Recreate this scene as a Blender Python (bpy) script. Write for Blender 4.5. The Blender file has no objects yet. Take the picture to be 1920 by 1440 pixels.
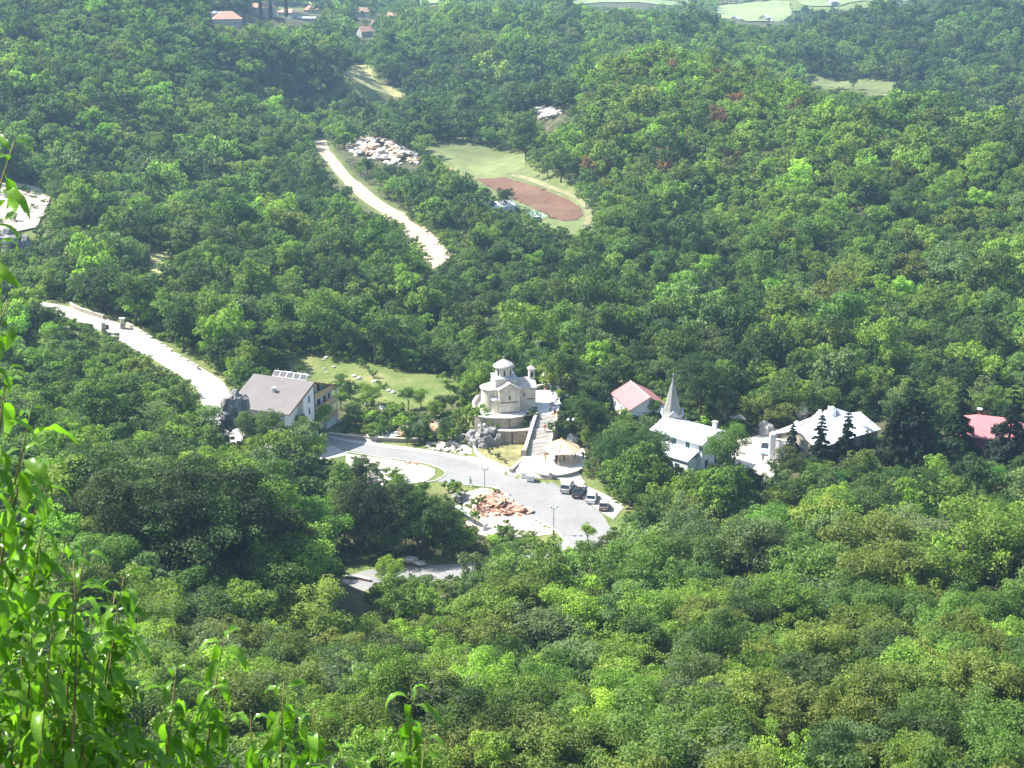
import bpy, math, random
import numpy as np
from mathutils import Vector, Matrix, noise
random.seed(7); RNG = np.random.default_rng(7)
SC = bpy.context.scene; COL = SC.collection
R = math.radians
# ------------------------------------------------ camera, light, exposure
CAMH, FPX, PITCH = 93.0, 2700.0, R(18)
cd = bpy.data.cameras.new('camera'); cam = bpy.data.objects.new('camera', cd); COL.objects.link(cam)
cam.location = (0, 0, CAMH); cam.rotation_euler = (R(90) - PITCH, 0, 0)
cd.sensor_width = 36; cd.lens = FPX / 1920 * 36; cd.clip_start = 0.1; cd.clip_end = 9000
cd.dof.use_dof = True; cd.dof.focus_distance = 210; cd.dof.aperture_fstop = 17
SC.camera = cam
SUN_EL, SUN_AZ = R(50), math.atan2(-0.95, 0.22)      # azimuth from +Y towards +X, of the sun itself
w = bpy.data.worlds.new('World'); SC.world = w; w.use_nodes = True
nt = w.node_tree; bg = nt.nodes['Background']
sky = nt.nodes.new('ShaderNodeTexSky'); sky.sky_type = 'NISHITA'; sky.sun_disc = False
sky.sun_elevation = SUN_EL; sky.sun_rotation = SUN_AZ; sky.air_density = 1.2; sky.dust_density = 1.5
nt.links.new(sky.outputs[0], bg.inputs[0]); bg.inputs[1].default_value = 0.10
sd = bpy.data.lights.new('sun', 'SUN'); sd.energy = 5.0; sd.angle = R(0.55); sd.color = (1, .955, .88)
so = bpy.data.objects.new('sun', sd); COL.objects.link(so)
sdir = Vector((math.sin(SUN_AZ) * math.cos(SUN_EL), math.cos(SUN_AZ) * math.cos(SUN_EL), math.sin(SUN_EL)))
so.rotation_euler = sdir.to_track_quat('Z', 'Y').to_euler(); so.location = (-60, 60, 200)
SC.view_settings.view_transform = 'Standard'; SC.view_settings.look = 'None'
SC.view_settings.exposure = 1.34; SC.view_settings.gamma = 1; SC.view_settings.use_curve_mapping = False
SC.render.engine = 'CYCLES'; SC.cycles.max_bounces = 7; SC.cycles.diffuse_bounces = 3; SC.cycles.glossy_bounces = 2
SC.cycles.transmission_bounces = 3; SC.cycles.volume_bounces = 0; SC.cycles.use_denoising = True; SC.cycles.denoiser = 'OPENIMAGEDENOISE'; SC.cycles.denoising_input_passes = 'RGB_ALBEDO_NORMAL'
SC.cycles.sample_clamp_indirect = 6

# ------------------------------------------------ materials
def N(t, kind, **kw):
    n = t.nodes.new(kind)
    for k, v in kw.items():
        if k.startswith('i_'):
            key = k[2:]; key = int(key) if key.isdigit() else key.replace('_', ' ')
            n.inputs[key].default_value = v
        else: setattr(n, k, v)
    return n
def newmat(name):
    m = bpy.data.materials.new(name); m.use_nodes = True
    t = m.node_tree; b = t.nodes['Principled BSDF']
    return m, t, b
def ramp(t, fac, stops):
    r = t.nodes.new('ShaderNodeValToRGB'); e = r.color_ramp.elements
    while len(e) < len(stops): e.new(0.5)
    for el, (p, c) in zip(e, stops): el.position = p; el.color = (*c, 1)
    t.links.new(fac, r.inputs[0]); return r.outputs[0]
def mix(t, fac, a, b, mode='MIX'):
    m = t.nodes.new('ShaderNodeMix'); m.data_type = 'RGBA'; m.blend_type = mode
    for s, x in ((m.inputs[0], fac), (m.inputs[6], a), (m.inputs[7], b)):
        if isinstance(x, bpy.types.NodeSocket): t.links.new(x, s)
        else: s.default_value = x if isinstance(x, float) else (*x, 1)
    return m.outputs[2]
def noise_fac(t, scale, detail=4, rough=.6, obj=False):
    tc = t.nodes.new('ShaderNodeTexCoord')
    n = N(t, 'ShaderNodeTexNoise', i_Scale=scale, i_Detail=detail, i_Roughness=rough)
    t.links.new(tc.outputs['Object'], n.inputs['Vector']); return n.outputs['Fac']
_mc = {}
def mat(name, col, rough=.8, var=.25, scale=1.5, spec=.3, metal=0, bump=0.0, bscale=6, fine=1.):
    """plain weathered surface: base colour with two scales of mottling"""
    if name in _mc: return _mc[name]
    m, t, b = newmat(name)
    lo = tuple(c * (1 - var) for c in col); hi = tuple(min(1, c * (1 + var * .7)) for c in col)
    c1 = ramp(t, noise_fac(t, scale), [(.3, lo), (.7, hi)])
    c2 = ramp(t, noise_fac(t, scale * 9, 2), [(.35, (1-.18*fine,) * 3), (.65, (1+.1*fine,) * 3)])
    t.links.new(mix(t, 1.0, c1, c2, 'MULTIPLY'), b.inputs['Base Color'])
    b.inputs['Roughness'].default_value = rough; b.inputs['Metallic'].default_value = metal
    b.inputs['Specular IOR Level'].default_value = spec
    if bump:
        bn = N(t, 'ShaderNodeBump', i_Strength=bump, i_Distance=.1)
        t.links.new(noise_fac(t, bscale, 5), bn.inputs['Height']); t.links.new(bn.outputs[0], b.inputs['Normal'])
    _mc[name] = m; return m
def leafmat(name, attr=True, col=(.05, .12, .02), trans=.35, gloss=.58):
    m, t, b = newmat(name)
    out = t.nodes['Material Output']
    if attr:
        a = N(t, 'ShaderNodeAttribute', attribute_type='INSTANCER', attribute_name='leafcol'); base = a.outputs['Color']
    else:
        rgb = t.nodes.new('ShaderNodeRGB'); rgb.outputs[0].default_value = (*col, 1); base = rgb.outputs[0]
    v = N(t, 'ShaderNodeAttribute', attribute_type='GEOMETRY', attribute_name='tint')
    var = ramp(t, v.outputs['Fac'], [(0, (.62, .66, .6)), (.5, (1, 1, 1)), (1, (1.55, 1.42, 1.2))])
    c = mix(t, 1.0, base, var, 'MULTIPLY')
    t.links.new(c, b.inputs['Base Color']); b.inputs['Roughness'].default_value = gloss
    b.inputs['Specular IOR Level'].default_value = .35 if gloss < .4 else .22
    tr = t.nodes.new('ShaderNodeBsdfTranslucent')
    t.links.new(mix(t, 1.0, c, (1.5, 1.9, .55), 'MULTIPLY'), tr.inputs['Color'])
    ms = t.nodes.new('ShaderNodeMixShader'); ms.inputs[0].default_value = trans
    t.links.new(b.outputs[0], ms.inputs[1]); t.links.new(tr.outputs[0], ms.inputs[2]); t.links.new(ms.outputs[0], out.inputs[0])
    return m
M_LEAF = leafmat('tree_foliage'); M_BARK = mat('bark', (.075, .06, .045), .95, .4, 3)

# ------------------------------------------------ mesh helpers
class MB:
    def __init__(s): s.v = []; s.f = []; s.m = []
    def add(s, vs, fs, mi=0, T=None):
        n = len(s.v); s.v += [tuple(T @ Vector(v)) if T else tuple(v) for v in vs]
        s.f += [tuple(i + n for i in f) for f in fs]; s.m += [mi] * len(fs); return s
    def box(s, x0, x1, y0, y1, z0, z1, mi=0, T=None):
        v = [(x, y, z) for z in (z0, z1) for x, y in ((x0, y0), (x1, y0), (x1, y1), (x0, y1))]
        return s.add(v, [(3, 2, 1, 0), (4, 5, 6, 7), (0, 1, 5, 4), (1, 2, 6, 5), (2, 3, 7, 6), (3, 0, 4, 7)], mi, T)
    def cbox(s, c, d, mi=0, T=None):
        return s.box(c[0]-d[0]/2, c[0]+d[0]/2, c[1]-d[1]/2, c[1]+d[1]/2, c[2]-d[2]/2, c[2]+d[2]/2, mi, T)
    def prism(s, poly, z0, z1, mi=0, T=None):
        n = len(poly); z0 = z0 if hasattr(z0, '__len__') else [z0]*n; z1 = z1 if hasattr(z1, '__len__') else [z1]*n
        v = [(p[0], p[1], z) for p, z in zip(poly, z0)] + [(p[0], p[1], z) for p, z in zip(poly, z1)]
        a = sum(poly[i][0]*poly[(i+1) % n][1]-poly[(i+1) % n][0]*poly[i][1] for i in range(n))
        f = [tuple(range(n-1, -1, -1)), tuple(range(n, 2*n))] + [(i, (i+1) % n, n+(i+1) % n, n+i) for i in range(n)]
        if a < 0: f = [tuple(reversed(q)) for q in f]
        return s.add(v, f, mi, T)
    def lathe(s, prof, n=20, mi=0, T=None, a0=0, a1=2*math.pi, c=(0, 0)):
        full = abs(a1-a0-2*math.pi) < 1e-6; k = n if full else n+1
        v = []
        for r, z in prof:
            for i in range(k):
                a = a0+(a1-a0)*i/n; v.append((c[0]+r*math.cos(a), c[1]+r*math.sin(a), z))
        f = []
        for j in range(len(prof)-1):
            for i in range(n):
                i2 = (i+1) % k; f.append((j*k+i, j*k+i2, (j+1)*k+i2, (j+1)*k+i))
        return s.add(v, f, mi, T)
    def tube(s, pts, rads, n=6, mi=0, T=None):
        pts = [Vector(p) for p in pts]; rads = rads if hasattr(rads, '__len__') else [rads]*len(pts); v = []
        for i, p in enumerate(pts):
            d = (pts[min(i+1, len(pts)-1)]-pts[max(i-1, 0)]).normalized()
            a = d.cross(Vector((0, 0, 1)));  a = a.normalized() if a.length > .05 else Vector((1, 0, 0)); b = d.cross(a).normalized()
            a = b.cross(d).normalized()
            for k in range(n):
                t = 2*math.pi*k/n; v.append(tuple(p+(a*math.cos(t)+b*math.sin(t))*rads[i]))
        f = [(i*n+k, i*n+(k+1) % n, (i+1)*n+(k+1) % n, (i+1)*n+k) for i in range(len(pts)-1) for k in range(n)]
        f += [tuple(range(n-1, -1, -1)), tuple(range((len(pts)-1)*n, len(pts)*n))]
        return s.add(v, f, mi, T)
    def mesh(s, name, mats, smooth=False):
        me = bpy.data.meshes.new(name); me.from_pydata(s.v, [], s.f)
        for m in (mats if isinstance(mats, (list, tuple)) else [mats]): me.materials.append(m)
        if len(set(s.m)) > 1: me.polygons.foreach_set('material_index', s.m)
        if smooth: me.shade_smooth()
        me.update(); return me
    def build(s, name, mats, parent=None, smooth=False, bevel=0):
        o = bpy.data.objects.new(name, s.mesh(name, mats, smooth)); COL.objects.link(o)
        if parent: o.parent = parent
        if bevel:
            b = o.modifiers.new('bevel', 'BEVEL'); b.width = bevel; b.segments = 2; b.limit_method = 'ANGLE'
        return o
def tag(o, label=None, cat=None, group=None, kind=None):
    for k, v in (('label', label), ('category', cat), ('group', group), ('kind', kind)):
        if v: o[k] = v
    return o
def thing(name, loc, rz=0, label=None, cat=None, group=None, scale=1):
    o = bpy.data.objects.new(name, None); COL.objects.link(o); o.location = loc; o.rotation_euler = (0, 0, rz)
    o.empty_display_size = .3; o.scale = (scale,)*3
    return tag(o, label, cat, group)
def kids(o): return [c for c in bpy.data.objects if c.parent == o]
def copy_tree(o, loc=None, rz=None, label=None, ch=None):
    c = o.copy(); COL.objects.link(c)
    if loc is not None: c.location = loc
    if rz is not None: c.rotation_euler.z = rz
    if label: c['label'] = label
    for k in (ch if ch is not None else kids(o)):
        d = k.copy(); COL.objects.link(d); d.parent = c
        for g in kids(k): e = g.copy(); COL.objects.link(e); e.parent = d
    return c
def npmesh(name, V, F, mats, matidx=None, tint=None, smooth=False):
    """numpy mesh: V (n,3), F (m,k) constant k"""
    me = bpy.data.meshes.new(name); n, (m, k) = len(V), F.shape
    me.vertices.add(n); me.vertices.foreach_set('co', np.ascontiguousarray(V, dtype=np.float32).ravel())
    me.loops.add(m*k); me.loops.foreach_set('vertex_index', np.ascontiguousarray(F, dtype=np.int32).ravel())
    me.polygons.add(m); me.polygons.foreach_set('loop_start', np.arange(0, m*k, k, dtype=np.int32))
    me.polygons.foreach_set('loop_total', np.full(m, k, dtype=np.int32))
    for q in (mats if isinstance(mats, (list, tuple)) else [mats]): me.materials.append(q)
    if matidx is not None: me.polygons.foreach_set('material_index', np.asarray(matidx, dtype=np.int32))
    if tint is not None:
        a = me.attributes.new('tint', 'FLOAT', 'FACE'); a.data.foreach_set('value', np.asarray(tint, dtype=np.float32))
    me.update(calc_edges=True)
    if smooth: me.shade_smooth()
    return me
def addattr(me, name, vals, kind='FLOAT'):
    a = me.attributes.new(name, kind, 'POINT'); vals = np.asarray(vals)
    if kind == 'INT': a.data.foreach_set('value', vals.astype(np.int32))
    elif kind == 'FLOAT': a.data.foreach_set('value', vals.astype(np.float32))
    elif kind == 'FLOAT_COLOR': a.data.foreach_set('color', vals.astype(np.float32).ravel())
    else: a.data.foreach_set('vector', vals.astype(np.float32).ravel())

# ------------------------------------------------ surveying: sight lines of the photograph -> places on the ground
CP, SP = math.cos(PITCH), math.sin(PITCH)
def ray(u, v):
    a = (u-960)/FPX; b = (720-v)/FPX
    return np.array([a, CP + b*SP, -SP + b*CP])
def PY(u, v, Y, sub=0.0):
    d = ray(u, v); return (d[0]/d[1]*Y, Y, CAMH + d[2]/d[1]*Y - sub)
def G(u, v, z=0.0):
    d = ray(u, v); s = (z-CAMH)/d[2]; return (d[0]*s, d[1]*s, z)
def proj(x, y, z):
    z = z-CAMH; dep = y*CP - z*SP; up = y*SP + z*CP
    return 960+FPX*x/dep, 720-FPX*up/dep, dep
# ------------------------------------------------ terrain
CTRL = [  # u, v, distance north, canopy height standing above the ground there
 (-300,1440,84,5.5),(0,1440,88,5.5),(500,1440,95,5.5),(960,1440,100,5.5),(1500,1440,100,5.5),(1920,1440,96,5.5),(2300,1440,94,5.5),
 (200,1300,108,6),(700,1300,115,6),(1200,1300,120,6),(1700,1300,115,6),(100,1150,125,6),(400,1150,140,7),(640,1200,150,5),
 (900,1200,152,6),(1300,1150,152,6),(1800,1150,148,6),(1300,1020,182,6),(1600,1010,182,6),(1900,1000,180,6),(300,1010,150,9),
 (540,930,183,8),(1500,905,222,5),(1800,890,225,5),(1250,915,220,5),(50,870,190,6),(250,820,215,6),
 (400,850,228,5),(100,720,252,5),(300,745,255,5),(-200,700,255,5),(560,660,305,0),(850,740,272,0),(700,700,290,0),(620,750,275,0),
 (900,650,310,5),(1100,600,325,5),(1400,650,300,5),(1800,690,288,5),(2150,650,300,5),(400,560,325,5),(700,560,335,5),(1000,500,375,5),(1300,500,375,5),
 (1700,550,345,5),(100,480,350,5),(30,400,385,0),(-150,400,380,0),(280,500,350,0),(500,420,410,5),(700,410,428,5),(820,470,405,0),(1100,450,415,0),(1100,410,440,0),
 (950,340,505,0),(850,270,575,0),(960,290,550,0),(700,280,565,0),(595,270,580,0),(650,330,505,0),(500,300,500,5),(300,300,480,5),
 (100,300,460,5),(200,200,515,5),(0,200,490,5),(-250,200,520,5),(500,180,640,5),(300,100,590,5),(50,50,600,5),(100,-5,660,5),(300,12,655,5),(480,52,670,5),(620,95,690,5),(600,170,680,5),
 (700,170,715,0),(680,130,800,0),(750,200,620,5),(1000,170,660,5),(900,100,740,5),(1100,60,800,5),(950,22,860,5),(1150,18,880,5),(760,70,800,5),(830,35,850,5),
 (1060,160,580,5),(1150,120,570,5),(1000,235,565,5),(1150,300,475,5),(1150,210,520,5),(1300,108,570,5),(1350,250,480,5),(1450,150,545,5),(1300,400,425,5),(1600,200,515,5),
 (1600,350,425,5),(1800,268,460,5),(1900,322,425,5),(2100,370,400,5),(1800,450,385,5),(1600,165,760,0),(1450,125,800,5),(1850,200,680,5),(1900,250,600,5),(1500,62,900,5),
 (1750,10,960,5),(1920,16,930,5),(2150,20,900,5),(1800,100,830,5),(1600,110,830,5),(1350,58,900,5),
 (430,38,850,0),(530,25,950,0),(700,30,1000,0),(680,62,930,0),(600,42,960,0),(500,0,1300,0),(800,0,1300,2),(1400,32,1350,0),(1500,12,1500,0),(1200,8,1500,2),(1850,0,1500,2),
 (200,-20,1500,2),(300,-60,2200,0),(1400,-40,2200,0),(1800,-60,2200,0),(900,-50,2200,0),(400,-140,3200,-60),(1500,-140,3200,-60),(960,-150,4200,-100)]
pts = [PY(c[0], c[1], c[2], c[3]+(3.6 if c[2] > 540 and c[3] == 5 else 1.3 if c[2] > 400 and c[3] == 5 else 0)) for c in CTRL]
for u, v, z in [(620,825,0),(700,845,0),(850,870,0),(1000,930,0),(1110,990,0),(1150,950,0),(1060,880,.6),(1230,850,0),(1420,860,0),(1540,850,0),(1850,860,0),(1150,700,1.5),(1300,720,1),(1500,760,0),
                (950,900,0),(690,1085,-3.2),(630,1115,-3.2),(800,1045,-2),(560,800,.8),(480,770,2.5),(375,710,5),(200,612,8.9),(80,578,9.5),(640,900,0),(760,950,-.6),(930,990,-1)]:
    pts.append(G(u, v, z))
pts += [(u*.9, 1120, z) for u, z in ((-150, 20), (0, 14), (250, 8), (500, 8), (-500, 40))]
pts += [(88,690,9),(38,700,10),(150,650,5),(190,590,3),(-130,760,24),(-190,770,30),(-80,790,18),(30,1000,12),(120,1020,6),(250,1080,4)]
pts += [PY(430,805,242), PY(395,770,250)]
pts += [(x, y, z) for x in (-50, 0, 50) for y, z in ((-25, 93), (0, 91.2), (10, 82), (30, 62), (60, 41))]
pts += [(-90, 97, 32), (90, 97, 27)]
P = np.array(pts)
def fan(x, y): yy = np.maximum(y+12., 4.); return x/(yy+25)*1.0, np.log(yy+25)*.9
pu, pv = fan(P[:, 0], P[:, 1]); C2 = .0010
A = np.sqrt((pu[:, None]-pu)**2+(pv[:, None]-pv)**2+C2); n = len(P)
A = A + np.eye(n)*-.0015
L = np.zeros((n+3, n+3)); L[:n, :n] = A; L[:n, n] = L[n, :n] = 1; L[:n, n+1] = L[n+1, :n] = pu; L[:n, n+2] = L[n+2, :n] = pv
W = np.linalg.solve(L, np.r_[P[:, 2], 0, 0, 0])
def zraw(x, y):
    a, b = fan(x, y); o = np.full(a.shape, W[n]) + W[n+1]*a + W[n+2]*b
    for i in range(n): o += W[i]*np.sqrt((a-pu[i])**2+(b-pv[i])**2+C2)
    return o
NC = 380
YS = [-26., -14, -6, -2, 0, 1, 2, 3, 4.5, 6]
while YS[-1] < 4600: YS.append(YS[-1] + max(1.2, min(1.1 + max(0, YS[-1]-100)*.002, YS[-1]*.009)) if 170 < YS[-1] < 300 else YS[-1]+max(1.5, YS[-1]*.0095))
YS = np.array(YS); SS = np.linspace(-1, 1, NC)
HW = .58*np.maximum(YS, 0)+60
GX = SS[None, :]*HW[:, None]; GY = np.repeat(YS[:, None], NC, 1)
GZ = zraw(GX, GY)
def vnoise(x, y, s, seed=0):   # cheap value noise
    x = x/s+seed*17.3; y = y/s-seed*9.1; xi = np.floor(x); yi = np.floor(y); fx = x-xi; fy = y-yi
    fx = fx*fx*(3-2*fx); fy = fy*fy*(3-2*fy)
    def h(a, b): q = np.sin(a*127.1+b*311.7+seed*74.7)*43758.5453; return q-np.floor(q)
    return (h(xi, yi)*(1-fx)+h(xi+1, yi)*fx)*(1-fy)+(h(xi, yi+1)*(1-fx)+h(xi+1, yi+1)*fx)*fy
def fbm(x, y, s, seed=0): return (vnoise(x, y, s, seed)-.5)+.5*(vnoise(x, y, s/2.1, seed+1)-.5)+.25*(vnoise(x, y, s/4.3, seed+2)-.5)
far = np.clip((GY-380)/200, 0, 1)
GZ += fbm(GX, GY, 45, 3)*(1.5+2*far) + fbm(GX, GY, 95, 13)*15*np.clip((np.hypot((GX+10)*1.0, (GY-500)*.8)-105)/60, 0, 1)*np.clip((np.hypot(GX+68, (GY-760)*.7)-45)/40, 0, 1)*np.clip((GY-330)/150, 0, 1)*np.clip((1000-GY)/200, 0, 1) + fbm(GX, GY, 12, 5)*.7 + fbm(GX, GY, 200, 8)*np.clip((GY-1000)/500, 0, 1)*25
def polydist(px, py, poly, closed=True):
    """distance to a polyline, nearest param z if 3D"""
    best = np.full(px.shape, 1e9); bz = np.zeros(px.shape); m = len(poly)
    for i in range(m if closed else m-1):
        a = poly[i]; b = poly[(i+1) % m]; dx, dy = b[0]-a[0], b[1]-a[1]; L2 = dx*dx+dy*dy+1e-9
        t = np.clip(((px-a[0])*dx+(py-a[1])*dy)/L2, 0, 1); d = np.hypot(px-a[0]-t*dx, py-a[1]-t*dy)
        k = d < best; best[k] = d[k]
        if len(a) > 2: bz[k] = (a[2]+t*(b[2]-a[2]))[k]
    return best, bz
def inside(px, py, poly):
    r = np.zeros(px.shape, bool); m = len(poly)
    for i in range(m):
        x1, y1 = poly[i][:2]; x2, y2 = poly[(i+1) % m][:2]
        if y1 == y2: continue
        r ^= ((y1 > py) != (y2 > py)) & (px < (x2-x1)*(py-y1)/(y2-y1)+x1)
    return r
def pad(poly, z, fall):
    d, _ = polydist(GX, GY, poly); d[inside(GX, GY, poly)] = 0
    k = np.clip(1-d/fall, 0, 1); k = k*k*(3-2*k); GZ[:] = GZ*(1-k)+z*k
def ribbon_pad(line, hw, fall):
    d, z = polydist(GX, GY, line, False); k = np.clip(1-(d-hw)/fall, 0, 1); k = k*k*(3-2*k); GZ[:] = GZ*(1-k)+z*k
def smooth_line(pts, n=6):
    P_ = [Vector(p) for p in pts]; out = []
    for i in range(len(P_)-1):
        p0, p1, p2, p3 = P_[max(i-1, 0)], P_[i], P_[i+1], P_[min(i+2, len(P_)-1)]
        for k in range(n):
            t = k/n; out.append(tuple(.5*((2*p1)+(p2-p0)*t+(2*p0-5*p1+4*p2-p3)*t*t+(3*p1-p0-3*p2+p3)*t**3)))
    out.append(tuple(P_[-1])); return out
GP = lambda L, z=0: [G(u, v, z) for u, v in L]
# levelled places
ROADMAIN = GP([(612,820),(700,836),(760,844),(820,853),(880,865),(915,879),(945,888),(1000,903),(1040,908),(1090,935),(1130,965),(1146,992),(1150,1030),(1075,1030),(1040,992),(1010,976),(985,956),(960,936),(940,919),(920,913),(870,909),(812,902),(836,889),(831,880),(800,869),(760,863),(720,858),(660,846),(612,838)])
PLAZA = GP([(598,815),(700,826),(850,848),(940,878),(1010,885),(1050,900),(1110,905),(1185,965),(1150,1035),(1030,1020),(930,935),(860,920),(600,880)])
pad(PLAZA, 0, 6)
LAWN = GP([(892,838),(905,836),(975,826),(992,832),(988,850),(975,872),(960,887),(940,876),(915,864),(895,850)], .5)
pad(GP([(905,836),(985,828),(990,850),(962,885),(900,855)], .5), .5, 3)
pad(GP([(985,850),(1085,845),(1095,880),(1050,893),(1010,890),(968,884)], .9), .9, 2)
TERR = [G(u, v, 5) for u, v in [(887,768),(893,779),(925,782.5),(955,782.5),(979,779),(1006,778),(1046,778),(1050,757),(1048,742),(1040,733),(1018,731),(1000,728),(960,722),(915,730),(893,752)]]
pad([(p[0], p[1]+(1.7 if p[1] < 255 else 0)) for p in TERR], 5, 1.3)
pad(GP([(900,829),(985,826),(990,850),(962,885),(895,855)], .5), .5, .6)
UPROAD = smooth_line([G(*q) for q in [(-60,560,9.2),(60,572,9.4),(130,586,9.3),(205,613,8.9),(285,655,7.4),(345,690,5.9),(392,722,4.8)]]+[((u-960)/2700*(Y_*CP+(93-z_)*SP), Y_, z_) for u, Y_, z_ in ((412,259,4.1),(438,249,3.2),(485,243.5,2.1),(545,242,1.1),(595,244,.3),(640,247,0))])
ribbon_pad(UPROAD, 4.2, 7)
LOWROAD = smooth_line([G(*q) for q in [(560,1165,-4.6),(600,1130,-4.0),(650,1103,-3.5),(690,1086,-3.2),(740,1078,-3),(800,1075,-2.6),(900,1070,-1.8),(1000,1052,-1),(1075,1030,-.4),(1113,1005,0)]])
ribbon_pad(LOWROAD[:-4], 3.8, 6)
pad(GP([(1190,850),(1400,850),(1560,880),(1700,850),(1690,790),(1440,790),(1220,790)]), 0, 10)
pad(GP([(1760,870),(1920,880),(1960,800),(1780,800)]), 0, 8)
pad(GP([(1130,775),(1260,790),(1260,735),(1140,735)], 1.0), 1.0, 8)
pad(GP([(470,800),(610,815),(640,785),(520,745)], .7), .7, 4)
def zat(x, y):
    """height of the terrain mesh at x, y (same bilinear grid as the mesh)"""
    x = np.atleast_1d(np.asarray(x, float)); y = np.atleast_1d(np.asarray(y, float))
    r = np.clip(np.searchsorted(YS, y)-1, 0, len(YS)-2); fy = (y-YS[r])/(YS[r+1]-YS[r])
    hw = HW[r]*(1-fy)+HW[r+1]*fy; s = np.clip((x/hw+1)/2*(NC-1), 0, NC-1.001); c = s.astype(int); fx = s-c
    a = GZ[r, c]*(1-fx)+GZ[r, c+1]*fx; b = GZ[r+1, c]*(1-fx)+GZ[r+1, c+1]*fx; return a*(1-fy)+b*fy
def z1(x, y): return float(zat(x, y)[0])
def hit(u, v, y0=90., y1=4000.):
    d = ray(u, v); y = np.exp(np.linspace(math.log(y0), math.log(y1), 1600)); x = d[0]/d[1]*y; z = CAMH+d[2]/d[1]*y
    k = np.argmax(zat(x, y) >= z); return (x[k], y[k], float(zat(x[k], y[k])[0]))
TRACK = smooth_line([hit(u, v, 380) for u, v in [(598,262),(604,275),(615,292),(640,325),(672,356),(705,382),(738,402),(775,430),(800,455),(816,480),(812,505)]])
TRACK2 = smooth_line([hit(u, v, 380) for u, v in [(795,450),(820,446),(845,438),(872,432)]])
ribbon_pad([(p[0], p[1], float(zat(p[0], p[1])[0])) for p in TRACK], 2.4, 4)
for q_ in (ROADMAIN,): pad(q_, 0, .8)
def sightline(u0, u1, vb, y0, y1, canopy, soft=35):
    """keep the ground between two distances low enough to look over it at a clearing"""
    uu = 960+FPX*GX/(GY*CP+(CAMH-GZ)*SP); k = np.clip(1-np.maximum(u0-uu, uu-u1)/soft, 0, 1); d = ray((u0+u1)/2, vb); lim = CAMH+d[2]/d[1]*GY-canopy
    m_ = (GY > y0) & (GY < y1) & (GZ > lim); GZ[m_] = (GZ*(1-k)+lim*k)[m_]
sightline(1480, 1685, 180, 420, 735, 7); sightline(635, 775, 190, 500, 690, 7)
OPEN = {}   # open ground: name -> plan polygon
def openpoly(name, L, y0=90): OPEN[name] = [hit(u, v, y0) for u, v in L]; return OPEN[name]
openpoly('hill_meadow', [(520,652),(560,662),(640,668),(700,685),(790,700),(850,706),(865,735),(850,750),(780,758),(690,752),(640,735),(560,690),(530,675)], 255)
openpoly('green_field', [(790,268),(840,264),(900,270),(985,292),(985,318),(1040,342),(1085,366),(1108,392),(1112,425),(1085,448),(1040,440),(1010,425),(985,405),(930,375),(880,335),(850,310),(800,285)], 390)
openpoly('far_meadow', [(645,150),(650,122),(695,122),(700,150),(735,165),(765,175),(740,182),(690,175)], 640)
openpoly('right_field', [(1490,146),(1530,143),(1600,150),(1640,155),(1675,152),(1672,172),(1650,176),(1600,168),(1530,160)], 700)
openpoly('left_clearing', [(-90,338),(0,342),(50,348),(98,362),(104,388),(82,420),(66,452),(20,446),(-90,446)], 330)
openpoly('small_clearing', [(275,472),(320,475),(318,505),(300,528),(282,520)], 300)
PLOUGH = [hit(u, v, 390) for u, v in [(892,337),(945,334),(985,345),(1030,362),(1065,375),(1088,390),(1094,404),(1080,414),(1055,416),(1030,405),(985,385),(940,362)]]
# ------------------------------------------------ ground surface
m, t, b = newmat('ground'); M_GROUND = m
op = N(t, 'ShaderNodeAttribute', attribute_type='GEOMETRY', attribute_name='open')
floor_c = ramp(t, noise_fac(t, .35, 5), [(.3, (.045, .05, .022)), (.5, (.08, .085, .04)), (.72, (.15, .14, .08))])
grass_c = ramp(t, noise_fac(t, .12, 6, .65), [(.25, (.08, .125, .035)), (.45, (.13, .18, .055)), (.6, (.20, .225, .085)), (.72, (.31, .29, .16)), (.8, (.42, .38, .27))])
fine = ramp(t, noise_fac(t, 2.2, 4, .7), [(.3, (.6, .62, .55)), (.65, (1.25, 1.2, 1.15))])
grass_c = mix(t, 1.0, grass_c, fine, 'MULTIPLY')
t.links.new(mix(t, op.outputs['Fac'], floor_c, grass_c), b.inputs['Base Color'])
b.inputs['Roughness'].default_value = .95; b.inputs['Specular IOR Level'].default_value = .1
bn = N(t, 'ShaderNodeBump', i_Strength=.8, i_Distance=.25); t.links.new(noise_fac(t, 1.4, 6, .7), bn.inputs['Height']); t.links.new(bn.outputs[0], b.inputs['Normal'])
nr = len(YS); V = np.stack([GX, GY, GZ], -1).reshape(-1, 3)
ii = (np.arange(nr-1)[:, None]*NC+np.arange(NC-1)[None, :]).ravel()
Fq = np.stack([ii, ii+1, ii+1+NC, ii+NC], 1)
me = npmesh('ground', V, Fq, M_GROUND, smooth=True)
opn = np.zeros(GX.shape)
for nm, poly in list(OPEN.items())+[('core', PLAZA+[]), ('t', TERR)]:
    d, _ = polydist(GX, GY, poly); d[inside(GX, GY, poly)] = 0; opn = np.maximum(opn, np.clip(1-d/(4+GY*.008), 0, 1))
for lin, hw in ((UPROAD, 9), (LOWROAD, 8), (TRACK, 7)):
    d, _ = polydist(GX, GY, lin, False); opn = np.maximum(opn, np.clip(1-(d-hw+4)/4, 0, 1))
opn = np.maximum(opn, np.clip((GY-1000)/200, 0, 1)*np.clip(vnoise(GX, GY, 90, 4)*4-1.4, 0, 1))
addattr(me, 'open', opn.ravel()); ground = bpy.data.objects.new('ground', me); COL.objects.link(ground)
tag(ground, 'wooded valley ground falling and rising towards far hills', kind='structure')

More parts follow.
